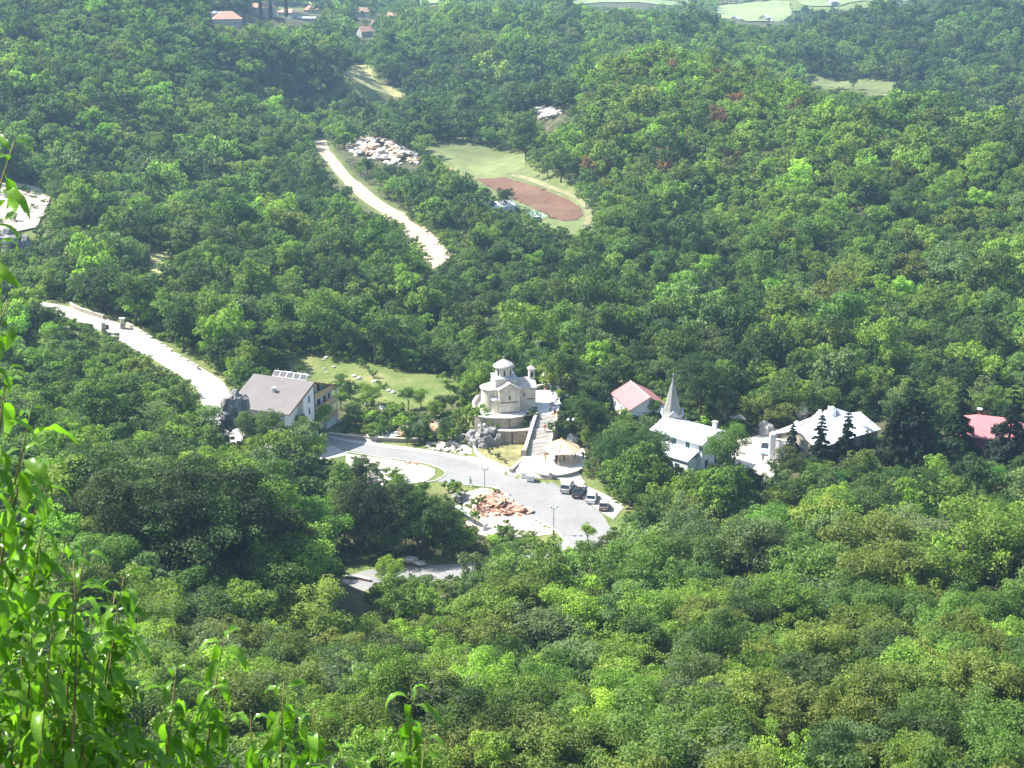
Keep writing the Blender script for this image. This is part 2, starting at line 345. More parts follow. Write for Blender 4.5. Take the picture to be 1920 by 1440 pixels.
def drape(name, poly, mt, dz, step, kind='structure', label=None, edge=None):
    """sheet laid on the terrain inside a plan polygon"""
    xs = [p[0] for p in poly]; ys = [p[1] for p in poly]
    nx = max(2, int((max(xs)-min(xs))/step)); ny = max(2, int((max(ys)-min(ys))/step))
    X, Y = np.meshgrid(np.linspace(min(xs), max(xs), nx+1), np.linspace(min(ys), max(ys), ny+1))
    # ragged outline: pull the test point by noise
    jx = X+(vnoise(X, Y, step*3, 2)-.5)*step*(1.7 if edge else 0); jy = Y+(vnoise(X, Y, step*3, 3)-.5)*step*(1.7 if edge else 0)
    ins = inside(jx, jy, poly); idx = -np.ones(X.shape, int)
    # snap outside vertices next to inside ones to the outline for a clean edge
    vs = []; fs = []
    near = ins.copy(); near[1:] |= ins[:-1]; near[:-1] |= ins[1:]; near[:, 1:] |= near[:, :-1].copy(); near[:, :-1] |= near[:, 1:].copy()
    near[1:] |= near[:-1].copy()*0 > 1
    PX = X.copy(); PYY = Y.copy(); out = near & ~ins
    if out.any():
        ox, oy = X[out], Y[out]; best = np.full(ox.shape, 1e9); bx = ox.copy(); by = oy.copy()
        for i in range(len(poly)):
            a = poly[i]; c = poly[(i+1) % len(poly)]; dx, dy = c[0]-a[0], c[1]-a[1]
            tt = np.clip(((ox-a[0])*dx+(oy-a[1])*dy)/(dx*dx+dy*dy+1e-9), 0, 1); qx = a[0]+tt*dx; qy = a[1]+tt*dy
            d = np.hypot(ox-qx, oy-qy); k = d < best; best[k] = d[k]; bx[k] = qx[k]; by[k] = qy[k]
        PX[out] = bx; PYY[out] = by
    Z = zat(PX.ravel(), PYY.ravel()).reshape(X.shape)+dz
    idx[near] = np.arange(near.sum())
    q = (ins[:-1, :-1] | ins[1:, :-1] | ins[:-1, 1:] | ins[1:, 1:]) & (idx[:-1, :-1] >= 0) & (idx[1:, :-1] >= 0) & (idx[:-1, 1:] >= 0) & (idx[1:, 1:] >= 0)
    F = np.stack([idx[:-1, :-1][q], idx[:-1, 1:][q], idx[1:, 1:][q], idx[1:, :-1][q]], 1)
    me = npmesh(name, np.stack([PX[near], PYY[near], Z[near]], 1), F, mt, smooth=True)
    o = bpy.data.objects.new(name, me); COL.objects.link(o); tag(o, label, kind=kind); return o
def strip(name, line, hw, mt, dz, kind='structure', label=None, off=0, follow=True, parent=None):
    """ribbon along a line"""
    vs = []; nseg = len(line); cols = 5
    for i in range(nseg):
        a = Vector(line[max(i-1, 0)][:2]); c = Vector(line[min(i+1, nseg-1)][:2]); d = (c-a).normalized(); nrm = Vector((-d.y, d.x))
        h = hw[i] if hasattr(hw, '__len__') else hw
        for k in range(cols):
            p = Vector(line[i][:2])+nrm*(off+h*(2*k/(cols-1)-1)); vs.append((p.x, p.y, (z1(p.x, p.y) if follow else line[i][2])+dz))
    F = np.array([(i*cols+k+1, i*cols+k, (i+1)*cols+k, (i+1)*cols+k+1) for i in range(nseg-1) for k in range(cols-1)])
    me = npmesh(name, np.array(vs), F, mt, smooth=True); o = bpy.data.objects.new(name, me); COL.objects.link(o)
    if parent: o.parent = parent
    return tag(o, label, kind=kind)
M_ASPH = mat('worn_asphalt', (.255, .253, .247), .9, .13, .16, .2, fine=.35)
M_CONC = mat('pale_concrete', (.46, .44, .41), .9, .16, .4, .2)
M_PALE = mat('pale_gravel', (.62, .57, .48), .95, .2, .5, .1)
M_TRACK = mat('dirt_track', (.50, .40, .29), .95, .25, .35, .1)
M_FIELD = mat('mown_grass', (.155, .185, .075), .95, .3, .03, .1)
M_FARF = mat('far_pasture', (.26, .33, .14), .95, .25, .02, .1)
M_DRYF = mat('dry_pasture', (.38, .37, .17), .95, .25, .05, .1)
M_RED = mat('ploughed_soil', (.175, .10, .07), .95, .25, .12, .1)
# ploughed furrows
t = M_RED.node_tree; b = t.nodes['Principled BSDF']
_mp = t.nodes.new('ShaderNodeMapping'); _mp.inputs['Rotation'].default_value = (0, 0, R(-38)); _tc = t.nodes.new('ShaderNodeTexCoord'); t.links.new(_tc.outputs['Object'], _mp.inputs[0])
_wv = N(t, 'ShaderNodeTexWave', wave_type='BANDS', bands_direction='Y', i_Scale=.32, i_Distortion=2.5, i_Detail=3.); t.links.new(_mp.outputs[0], _wv.inputs['Vector'])
_src = b.inputs['Base Color'].links[0].from_socket; _m2 = mix(t, 1.0, _src, ramp(t, _wv.outputs['Fac'], [(.2, (.6, .64, .66)), (.8, (1.2, 1.16, 1.1))]), 'MULTIPLY')
_m3 = mix(t, ramp(t, noise_fac(t, .05, 5, .7), [(.5, (0, 0, 0)), (.75, (.55, .55, .55))]), _m2, (.20, .16, .09)); t.links.new(_m3, b.inputs['Base Color'])
M_KERB = mat('kerb_stone', (.62, .60, .56), .85, .12, 1)
FARK = []; FARPX = []
drape('road', ROADMAIN, M_ASPH, .03, .8, label='pale asphalt road bending past the stairs')
strip('road', UPROAD, 2.9, M_CONC, .05, label='pale road climbing to the upper left between stone walls')
strip('road', LOWROAD, 2.9, M_ASPH, .05, label='short piece of lower road showing between the trees')
strip('dirt_track', TRACK, [4, 3, 2.6, 2.3]+[2.3]*18+[3.0]*14+[4.2]*50, M_TRACK, .12, label='pale dirt track up the valley')
strip('dirt_track', TRACK2, 3.2, M_TRACK, .14, label='short fork of the pale dirt track towards the farm')
drape('field', OPEN['green_field'], M_FIELD, .12, 3, label='mown green field in the valley', edge=1)
LOOP = [hit(u, v, 390) for u, v in [(960,330),(990,338),(1030,353),(1066,366),(1090,380),(1103,396),(1104,412),(1098,424)]]; strip('field_track', smooth_line(LOOP), 1.1, mat('trodden_grass', (.25, .24, .13), .95, .2, .3, .1), .3, label='trodden pale track looping round the ploughed field')
drape('ploughed_field', PLOUGH, M_RED, .26, 2.2, label='reddish brown ploughed field', edge=1)
drape('gravel_clearing', OPEN['left_clearing'][:4]+[hit(88, 392, 330), hit(70, 430, 330), hit(20, 440, 330)]+OPEN['left_clearing'][8:], mat('sandy_gravel', (.50, .44, .35), .95, .2, .15, .1), .45, 1.6, label='bare pale gravel clearing at the far left', edge=1)
drape('gravel_clearing', OPEN['small_clearing'], M_DRYF, .15, 2, label='small straw-coloured gap in the wood above the upper road', edge=1)
for k_, L_ in enumerate(([(1345,12),(1400,7),(1478,3),(1486,26),(1440,42),(1400,42),(1345,28)], [(1492,-3),(1600,-5),(1660,6),(1560,13),(1500,11)], [(1060,-4),(1190,-4),(1300,-2),(1330,7),(1240,11),(1100,7)], [(700,0),(800,-3),(860,4),(780,9)], [(1660,-4),(1750,-5),(1760,0),(1680,3)], [(560,6),(640,3),(660,9),(590,13)], [(1050,3),(1110,1),(1120,7),(1070,9)])):
    pl_ = [hit(u, v, 1050) for u, v in L_]; FARK.append(pl_); FARPX.append(L_); drape('far_pasture', pl_, M_FARF, 1.0, 12, label='pale green pasture on the far plain', edge=1)
drape('far_meadow', OPEN['far_meadow'], M_DRYF, .15, 4, label='small dry meadow in the woods', edge=1)
drape('right_field', OPEN['right_field'], M_FIELD, .15, 5, label='thin green field behind the right hill', edge=1)
# ------------------------------------------------ trees
def leaves(rng, cen, nrm, size, asp=.55, cur=.25):
    """bent leaf rhombs; cen (n,3), nrm (n,3), size (n,)"""
    n = len(cen); nrm = nrm/np.linalg.norm(nrm, axis=1, keepdims=True)
    a = np.cross(nrm, rng.normal(size=(n, 3))); a /= np.linalg.norm(a, axis=1, keepdims=True)+1e-9; b = np.cross(nrm, a)
    s = size[:, None]
    p0 = cen-a*s*.5-nrm*s*cur*.5; p1 = cen+b*s*asp*.5+nrm*s*.03; p2 = cen+a*s*.5-nrm*s*cur*.5; p3 = cen-b*s*asp*.5+nrm*s*.03
    V = np.stack([p0, p1, p2, p3], 1).reshape(-1, 3); i = np.arange(n)*4
    F = np.stack([i, i+1, i+2, i+3], 1); return V, F
def crown(seed, Rc, z0, z1_, ncl, per, leaf, flat=.75, topbias=.5, open_=.0, conic=0., vase=0.):
    """clumpy crown: leaf clumps spread through a lumpy volume. returns V, F, tint, clump centres"""
    rng = np.random.default_rng(seed); Vs = []; Fs = []; Ts = []; cs = []; k = 0; H = (z1_-z0)/2; zc = (z0+z1_)/2
    lob = rng.uniform(.78, 1.12, 7); ph = rng.uniform(0, 6.28)
    nl = 5 if conic else max(5, ncl//7); LB = []     # main limbs' lobes, then clumps over each lobe
    for j in range(nl):
        th = ph+j*2.4+rng.uniform(-.5, .5); cz = rng.uniform(-.55, .75) if j else .65; pr = math.sqrt(max(0, 1-cz*cz))
        if conic: pr = (1-cz)/2*1.25*conic+pr*(1-conic)
        q = rng.uniform(.38, .62); LB.append((np.array([math.cos(th)*pr*Rc*q, math.sin(th)*pr*Rc*q, zc+cz*H*.62]), Rc*rng.uniform(.40, .58)))
    for i in range(ncl):
        lc, lr = LB[i % nl]; d_ = rng.normal(size=3); d_[2] += .25; d_ /= np.linalg.norm(d_)+1e-9
        c = lc+d_*lr*rng.uniform(.35, 1.)**.5*np.array([1, 1, .8*H/Rc if H < Rc else .9]); c[2] = max(c[2], z0+.1*H)
        cr = Rc*rng.uniform(.15, .30); cs.append((c, cr))
        m_ = int(per*(cr/(Rc*.28))**2*rng.uniform(.7, 1.1)*(1-open_))
        d = rng.normal(size=(m_, 3)); d[:, 2] += .45; d /= np.linalg.norm(d, axis=1, keepdims=True)
        rad = cr*rng.uniform(.35, 1.08, m_)**.6
        p = c+d*rad[:, None]*np.array([1, 1, flat])
        nr_ = d*.7+rng.normal(size=(m_, 3))*.65+np.array([0, 0, .55])
        V, F = leaves(rng, p, nr_, leaf*rng.uniform(.6, 1.35, m_)); Vs.append(V); Fs.append(F+k); k += len(V)
        Ts.append(np.clip(rng.uniform(.25, .7)+rng.normal(0, .17, m_), 0, 1))
    return np.concatenate(Vs), np.concatenate(Fs), np.concatenate(Ts), cs
def trunk_mb(seed, cs, base_r, zbase, fork=.45, nb=6, lean=.0):
    rng = random.Random(seed); mb = MB(); top = max(c[0][2] for c in cs); fz = zbase+(top-zbase)*fork
    lx = rng.uniform(-1, 1)*lean; ly = rng.uniform(-1, 1)*lean
    mb.tube([(0, 0, -.5), (lx*.3, ly*.3, fz*.4), (lx, ly, fz), (lx*1.2, ly*1.2, top*.8)], [base_r*1.25, base_r*.9, base_r*.65, base_r*.12], 7)
    for c, r in rng.sample(cs, min(nb, len(cs))):
        s = rng.uniform(.5, 1.0); p = Vector((lx*s, ly*s, fz*s)); q = Vector(c.tolist()); mid = p.lerp(q, .5)+Vector((0, 0, -.2*(q-p).length*.3))
        if q.z < p.z+.2: continue
        mb.tube([p, mid, q], [base_r*.42, base_r*.26, base_r*.06], 5)
    return mb
SPEC = {}   # kind -> list of (trunk mesh, crown mesh, radius, height)
def make_kind(kind, nvar, lod, seed0, **k):
    out = []
    for i in range(nvar):
        rng = random.Random(seed0+i); Rc = k['R']*rng.uniform(.9, 1.12); zt = k['H']*rng.uniform(.9, 1.1); zb = zt*k['zb']
        V, F, T, cs = crown(seed0+i, Rc, zb, zt, k['ncl'], k['per'], k['leaf'], k.get('flat', .75), k.get('top', .5), k.get('open', 0), k.get('conic', 0.), k.get('vase', 0.))
        tm = trunk_mb(seed0+i, cs, k.get('tr', .17), 0, nb=k.get('nb', 6), lean=k.get('lean', .3))
        if lod == 'split':
            cm = npmesh(kind+'_crown', V, F, M_LEAF, tint=T); out.append((tm.mesh(kind+'_trunk', M_BARK, True), cm, Rc, zt))
        else:
            tv = np.array(tm.v); q = np.array([f for f in tm.f if len(f) == 4]); n0 = len(V)
            me = npmesh(kind, np.r_[V, tv], np.r_[F, q+n0], [M_LEAF, M_BARK], np.r_[np.zeros(len(F)), np.ones(len(q))], np.r_[T, np.full(len(q), .5)])
            out.append((None, me, Rc, zt))
    SPEC[kind+('' if lod == 'split' else '_'+lod)] = out
make_kind('broadleaf_tree', 7, 'split', 100, R=3.3, H=7.2, zb=.2, ncl=52, per=235, leaf=.22, lean=.5)
make_kind('slender_tree', 3, 'split', 140, R=2.1, H=8.0, zb=.2, ncl=34, per=200, leaf=.21, top=.3)
make_kind('tall_tree', 4, 'split', 160, R=5.0, H=14.0, zb=.2, ncl=84, per=230, leaf=.29, open=.08, tr=.33, nb=14, lean=1.2)
make_kind('shrub', 4, 'split', 180, R=1.5, H=2.3, zb=.02, ncl=16, per=90, leaf=.24, tr=.05, nb=5)
make_kind('broadleaf_tree', 6, 'mid', 200, R=3.3, H=7.0, zb=.2, ncl=38, per=80, leaf=.37)
make_kind('broadleaf_tree', 5, 'low', 230, R=3.5, H=6.8, zb=.1, ncl=30, per=48, leaf=.55, nb=0)
# conifers: whorls of drooping branches
def conifer(seed, Rc, H, zb, leaf, dens=1.0, droop=.35, levels=16):
    rng = np.random.default_rng(seed); Ps = []; Ns = []; mb = MB(); mb.tube([(0, 0, -.4), (0, 0, H*.5), (0, 0, H*.98)], [H*.022, H*.014, .02], 7)
    for l in range(levels):
        f = (l+rng.uniform(-.2, .2))/levels; z = zb+(H-zb)*f; r = Rc*(1-f)**.85*rng.uniform(.8, 1.1)+.15
        for bI in range(rng.integers(6, 9)):
            a = rng.uniform(0, 6.283); rb = r*rng.uniform(.7, 1.1); m_ = int(46*dens*rb/Rc*(1+rb)/2)+8
            s = rng.uniform(.12, 1, m_)**.75; wd = rng.normal(0, .17, m_)*rb*(1.15-s)
            x = s*rb*math.cos(a)-wd*math.sin(a); y = s*rb*math.sin(a)+wd*math.cos(a); zz = z-droop*rb*s**1.5+.28*rb*s*s*.4+rng.normal(0, .06, m_)*rb
            Ps.append(np.stack([x, y, zz], 1)); Ns.append(np.stack([x*.2, y*.2, np.full(m_, 1.)], 1)+rng.normal(size=(m_, 3))*.35)
            if rb > .6: mb.tube([(0, 0, z), (rb*.9*math.cos(a), rb*.9*math.sin(a), z-droop*rb*.75)], [.05, .015], 4)
    P_ = np.concatenate(Ps); N_ = np.concatenate(Ns); V, F = leaves(rng, P_, N_, leaf*rng.uniform(.6, 1.3, len(P_)), .45, .3)
    return mb.mesh('conifer_trunk', M_BARK, True), npmesh('conifer_crown', V, F, M_LEAF, tint=np.clip(rng.normal(.45, .2, len(F)), 0, 1)), Rc, H
SPEC['conifer'] = [conifer(300, 3.6, 12, 1.6, .5, 1.6), conifer(301, 4.2, 13, 1.2, .5, 1.8), conifer(302, 2.7, 9, .5, .42, 2.2)]
def cypress(seed, Rc, H):
    rng = np.random.default_rng(seed); n = 900; f = rng.uniform(0, 1, n); th = rng.uniform(0, 6.283, n)
    r = Rc*np.sin(np.clip(f*.93+.07, 0, 1)**.6*math.pi)**.6*rng.uniform(.75, 1.05, n); p = np.stack([r*np.cos(th), r*np.sin(th), .3+f*H], 1)
    nn = np.stack([np.cos(th), np.sin(th), np.full(n, .5)], 1)+rng.normal(size=(n, 3))*.3; V, F = leaves(rng, p, nn, rng.uniform(.5, 1, n))
    mb = MB().tube([(0, 0, -.4), (0, 0, H*.8)], [.18, .05], 6); return mb.mesh('cypress_trunk', M_BARK), npmesh('cypress_crown', V, F, M_LEAF, tint=rng.uniform(.2, .6, n)), Rc, H
SPEC['cypress'] = [cypress(330, 1.3, 13)]

make_kind('clipped_bush', 2, 'split', 190, R=.85, H=1.9, zb=.0, ncl=26, per=120, leaf=.11, flat=1., top=0, tr=.05, nb=3)
def place_tree(kind, x, y, scale=1., col=(.05, .09, .025), label='', group=None, cat='tree', name=None, var=None, z=None, rz=None, sz=1.):
    tm, cm, Rc, H = SPEC[kind][(var if var is not None else random.randrange(99)) % len(SPEC[kind])]
    o = thing(name or kind, (x, y, (z1(x, y) if z is None else z)), rz if rz is not None else random.uniform(0, 6.28), label, cat, group)
    o.scale = (scale, scale, scale*sz)
    for nm, me in (('trunk', tm), ('crown', cm)):
        c = bpy.data.objects.new(nm, me); COL.objects.link(c); c.parent = o
        if nm == 'crown': c['leafcol'] = col
    return o

# palettes (leaf reflectance)
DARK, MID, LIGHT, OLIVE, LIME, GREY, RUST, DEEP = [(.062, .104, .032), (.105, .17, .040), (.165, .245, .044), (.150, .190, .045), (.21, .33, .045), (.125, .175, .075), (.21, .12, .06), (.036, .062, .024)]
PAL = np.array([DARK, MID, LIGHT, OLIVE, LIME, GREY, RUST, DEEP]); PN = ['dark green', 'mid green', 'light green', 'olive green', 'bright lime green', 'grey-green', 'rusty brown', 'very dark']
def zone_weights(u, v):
    """species tones by zone, with hill light and shade painted into the mix (seen along the photograph's sight lines): probabilities for PAL"""
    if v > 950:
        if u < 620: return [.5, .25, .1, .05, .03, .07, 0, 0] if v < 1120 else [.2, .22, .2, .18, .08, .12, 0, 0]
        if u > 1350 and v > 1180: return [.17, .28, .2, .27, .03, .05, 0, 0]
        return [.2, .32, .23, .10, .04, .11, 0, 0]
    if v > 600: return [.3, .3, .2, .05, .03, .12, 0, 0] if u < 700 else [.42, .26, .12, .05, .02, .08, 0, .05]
    if 690 < u < 1090 and 120 < v < 250: return [.5, .18, .04, .02, 0, .1, 0, .16]  # darker leaf mix paints the shade of the fold between hills
    if 690 < u < 1400 and v <= 85: return [.16, .34, .28, .1, .03, .09, 0, 0]  # lighter leaf mix paints the sunlit top of the centre hill
    if 820 < u < 1260 and 420 < v < 640: return [.5, .2, .06, .03, .01, .08, 0, .12]  # valley bottom shade put into darker leaf colours
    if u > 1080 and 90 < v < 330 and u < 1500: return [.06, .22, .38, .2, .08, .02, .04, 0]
    if v < 60+max(0, (u-1300)*.42) and u > 1150: return [.5, .2, .04, .02, 0, .08, 0, .16]  # back-lit far hill darkened through its leaf colours
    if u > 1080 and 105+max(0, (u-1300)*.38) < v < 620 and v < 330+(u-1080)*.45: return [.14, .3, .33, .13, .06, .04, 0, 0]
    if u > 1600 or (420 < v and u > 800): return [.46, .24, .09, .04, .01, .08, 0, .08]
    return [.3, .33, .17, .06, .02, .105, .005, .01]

# sight lines that stay clear: pixel outline, things nearer than this distance must not cross it
CLEAR = [
 ([(95,585),(150,592),(225,628),(300,678),(370,712),(400,730),(372,700),(235,612),(230,590),(150,572),(90,566)], 312),
 ([(465,735),(478,700),(560,700),(632,722),(632,800),(606,795),(598,765),(530,752)], 262),
 ([(625,820),(860,835),(885,780),(885,745),(900,720),(920,668),(970,668),(985,680),(1005,680),(1010,730),(1050,730),(1050,770),(1060,800),(1090,830),(1090,880),(1150,930),(1182,955),(1165,975),(1125,992),(1040,1004),(1000,990),(960,985),(880,975),(850,920),(800,905),(745,870),(720,862),(640,850),(620,850)], 262),
 ([(540,660),(700,685),(850,705),(860,740),(790,765),(690,755),(620,735)], 300),
 ([(1136,745),(1183,708),(1235,724),(1228,750),(1195,758),(1146,762)], 275),
 ([(1255,705),(1268,705),(1285,770),(1330,790),(1350,820),(1345,850),(1320,885),(1300,870),(1290,835),(1232,810),(1240,775)], 252),
 ([(1400,835),(1450,800),(1535,775),(1620,790),(1670,775),(1675,790),(1620,830),(1545,842),(1470,845),(1425,870),(1402,870)], 262),
 ([(1808,805),(1850,795),(1880,815),(1860,842),(1808,832)], 262),
 ([(640,1085),(655,1068),(705,1078),(712,1095),(690,1118),(660,1138),(622,1140),(618,1112)], 212), ([(418,712),(440,725),(468,738),(466,800),(430,790),(420,775)], 240),
 ([(635,1034),(700,1048),(780,1062),(860,1050),(860,1062),(780,1075),(700,1075),(645,1062)], 204),
 ([(587,262),(607,262),(645,300),(670,330),(712,362),(752,392),(775,408),(805,438),(870,428),(872,446),(828,475),(815,500),(790,470),(755,432),(715,410),(670,378),(640,348),(610,315)], 600),
 ([(645,275),(700,258),(785,290),(780,312),(720,305),(650,290)], 585),
 ([(790,268),(900,268),(985,292),(985,318),(1040,342),(1085,366),(1112,395),(1112,430),(1080,452),(1030,435),(950,372),(880,335)], 590),
 ([(930,385),(970,385),(1025,405),(1010,420),(985,416),(940,400)], 470),
 ([(645,150),(652,122),(695,122),(702,152),(762,176),(735,182),(690,175)], 830),
 ([(1495,146),(1600,150),(1675,154),(1672,174),(1600,168),(1530,158)], 800),
 ([(-90,350),(45,352),(95,370),(100,392),(76,448),(30,446),(-90,440)], 445),
 ([(275,470),(320,475),(318,500),(300,530),(285,528)], 370),
 ([(396,24),(460,22),(462,42),(440,45),(396,36)], 1060), ([(474,8),(560,8),(565,36),(545,40),(474,34)], 1060), ([(565,16),(610,16),(610,26),(565,27)], 1060), ([(655,18),(712,18),(712,30),(655,30)], 1060), ([(665,52),(700,50),(700,68),(668,68)], 1060), ([(728,25),(750,25),(750,34),(728,34)], 1060), ([(555,30),(595,34),(592,39),(555,38)], 1060),
 ([(1350,0),(1560,0),(1500,42),(1420,42),(1350,22)], 1250),
 ([(1650,780),(1672,735),(1700,712),(1740,745),(1748,800),(1745,862),(1655,862)], 243), ([(1762,850),(1772,760),(1785,718),(1800,718),(1812,770),(1818,850)], 246), ([(1838,800),(1865,755),(1890,742),(1925,770),(1925,850),(1840,850)], 238), ([(1262,730),(1300,712),(1345,722),(1362,760),(1350,795),(1275,790)], 262),
 ([(995,200),(1050,208),(1052,228),(1020,235)], 600),
]
CLEAR += [([(775,985),(880,985),(880,1040),(790,1040)], 198)]+[(L_, 1650) for L_ in FARPX]
KEEP = []      # plan polygons with nothing growing
def keepout(poly): KEEP.append([(p[0], p[1]) for p in poly])
for q in (ROADMAIN, PLAZA, TERR, PLOUGH): keepout(q)
NK0 = 4
for q in list(OPEN.values())+FARK: keepout(q)
for L_ in ([(965,880),(985,835),(1100,835),(1100,895),(1010,900)], [(890,855),(900,830),(990,822),(985,860),(960,890)]): keepout(GP(L_, .6))
keepout(GP([(455,735),(530,700),(650,735),(650,800),(600,830),(520,800)], 1))
keepout(GP([(1225,865),(1225,805),(1290,793),(1345,815),(1440,815),(1500,795),(1560,790),(1670,790),(1690,815),(1620,850),(1530,885),(1440,900),(1300,890)], 0))
keepout(GP([(1140,775),(1143,738),(1225,730),(1232,775)], 1)); keepout(GP([(1790,870),(1800,830),(1960,810),(1960,870)], 0))
SMALLKEEP = [q for q in KEEP[NK0+len(OPEN):]]
LINES = [(UPROAD, 4.6), (LOWROAD, 4.2), (TRACK, 4.6), (TRACK2, 4.2)]
def candidates(y0, y1, sp, seed, margin=.42):
    rng = np.random.default_rng(seed); ys = np.arange(y0, y1, sp*.87); X = []; Y = []
    for i, y in enumerate(ys):
        hw = margin*y+14; xs = np.arange(-hw, hw, sp)+(i % 2)*sp/2; X.append(xs+rng.uniform(-.36, .36, len(xs))*sp); Y.append(y+rng.uniform(-.36, .36, len(xs))*sp)
    return np.concatenate(X), np.concatenate(Y)
def allowed(X, Y, rad, H):
    ok = np.ones(X.shape, bool)
    for p in KEEP: ok &= ~inside(X, Y, p)
    for ln, hw in LINES: d, _ = polydist(X, Y, ln, False); ok &= d > hw
    Z = zat(X, Y)
    for fz, fx in ((1., 0), (.8, .55), (.8, -.55), (.5, .9), (.5, -.9), (.5, 0), (.15, 0), (.25, .6), (.25, -.6)):
        u, v, dep = proj(X+rad*fx, Y, Z+H*fz)
        for poly, ymax in CLEAR: ok &= ~(inside(u, v, poly) & (Y < ymax))
    return ok, Z
# ------------------------------------------------ the forest: nearest 300 broadleaf trees one by one, the rest as one mass
rng = np.random.default_rng(11)
sets = []
for (a, b_, sp, sd_) in ((81, 178, 4.3, 1), (178, 300, 4.1, 2), (300, 400, 4.6, 3), (400, 690, 4.5, 6), (690, 1000, 5.8, 4), (1000, 1700, 9, 5)):
    X, Y = candidates(a, b_, sp, sd_); n_ = len(X)
    base = {1: 1.05, 2: .92, 3: 1.08, 4: 1.3, 5: 1.6, 6: 1.0}[sd_]*(.8+.45*vnoise(X, Y, 26, 9))
    sc = base*np.clip(rng.lognormal(0, .32, n_), .42, 1.75); 
    if sd_ == 5: keep = vnoise(X, Y, 90, 4) < .46+.1*rng.uniform(size=n_); X, Y, sc = X[keep], Y[keep], sc[keep]
    ok, Z = allowed(X, Y, 3.5*sc, 8.3*sc)
    # a blocked sight line takes a smaller tree instead
    s2 = sc*.5; ok2, _ = allowed(X, Y, 3.5*s2, 8.3*s2); sc = np.where(ok, sc, s2); ok = ok | ok2
    sc = np.where(Y < 100, np.minimum(sc, 1.05), np.where(Y < 150, np.minimum(sc, 1.3), sc)); sets.append(np.stack([X[ok], Y[ok], Z[ok], sc[ok]], 1))
T = np.concatenate(sets)
for (u, v, sub) in (BIGSPOTS if 'BIGSPOTS' in globals() else []): pass
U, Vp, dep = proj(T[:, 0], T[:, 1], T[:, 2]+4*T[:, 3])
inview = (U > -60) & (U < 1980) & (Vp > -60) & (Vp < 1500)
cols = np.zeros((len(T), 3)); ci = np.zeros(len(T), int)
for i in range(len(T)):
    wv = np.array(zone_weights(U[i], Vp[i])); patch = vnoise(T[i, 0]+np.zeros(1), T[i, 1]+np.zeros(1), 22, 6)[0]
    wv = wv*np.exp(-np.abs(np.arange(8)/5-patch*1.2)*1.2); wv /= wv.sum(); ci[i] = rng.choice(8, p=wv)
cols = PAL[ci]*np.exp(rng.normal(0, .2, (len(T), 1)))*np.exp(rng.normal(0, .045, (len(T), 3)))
px = T[:, 3]/dep; px[~inview] = 0
order = np.argsort(-px); near = order[:300]; mask = np.zeros(len(T), bool); mask[near] = True
def region(u, v, y):
    if v > 1250: a = 'bottom edge'
    elif v > 1050: a = 'near slope'
    elif v > 900: a = 'bank above near slope'
    else: a = 'below upper road' if u < 620 else 'beside monastery grounds'
    return a, ['far left', 'centre left', 'middle', 'centre right', 'far right'][int(min(4, max(0, u//384)))]
PS = ['dark green', 'mid green', 'light green', 'olive', 'lime', 'grey-green', 'rusty', 'very dark']
for i in near:
    x, y, z, s = T[i]; a, h = region(U[i], Vp[i], y); sl = (i % 6 == 0) and s < 1.05
    kind = 'slender_tree' if sl else 'broadleaf_tree'
    size = 'small ' if s < .8 else ('large ' if s > 1.2 else '')
    lb = f"{size}{PS[ci[i]]} {'narrow' if sl else 'round'} tree, {a}, {h}"
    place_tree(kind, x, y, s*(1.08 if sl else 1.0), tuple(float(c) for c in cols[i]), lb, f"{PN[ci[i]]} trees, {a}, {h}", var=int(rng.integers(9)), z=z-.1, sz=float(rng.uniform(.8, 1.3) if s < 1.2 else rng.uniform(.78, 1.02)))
rest = T[~mask]; rc = cols[~mask]
mids = SPEC['broadleaf_tree_mid']; lows = SPEC['broadleaf_tree_low']
pc = bpy.data.collections.new('tree_kinds')     # never linked: only a library for the forest's points
for j, (_, me_, _, _) in enumerate(mids+lows):
    o = bpy.data.objects.new('forest_tree_%02d' % j, me_); pc.objects.link(o)
me = npmesh('forest', rest[:, :3]-np.array([0, 0, .15]), np.zeros((0, 3), int), [M_LEAF, M_BARK])
vi = np.where(rest[:, 1] < 430, rng.integers(0, len(mids), len(rest)), len(mids)+rng.integers(0, len(lows), len(rest)))
addattr(me, 'variant', vi, 'INT')
addattr(me, 'rot', np.stack([rng.normal(0, .05, len(rest)), rng.normal(0, .05, len(rest)), rng.uniform(0, 6.283, len(rest))], 1), 'FLOAT_VECTOR')
s_ = rest[:, 3:4]; addattr(me, 'scl', np.concatenate([s_, s_, s_*rng.uniform(.75, 1.3, (len(rest), 1))], 1), 'FLOAT_VECTOR')
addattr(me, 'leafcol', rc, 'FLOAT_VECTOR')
forest = bpy.data.objects.new('forest', me); COL.objects.link(forest)
tag(forest, 'continuous broadleaf woodland covering the valley floor and the hills', kind='stuff')
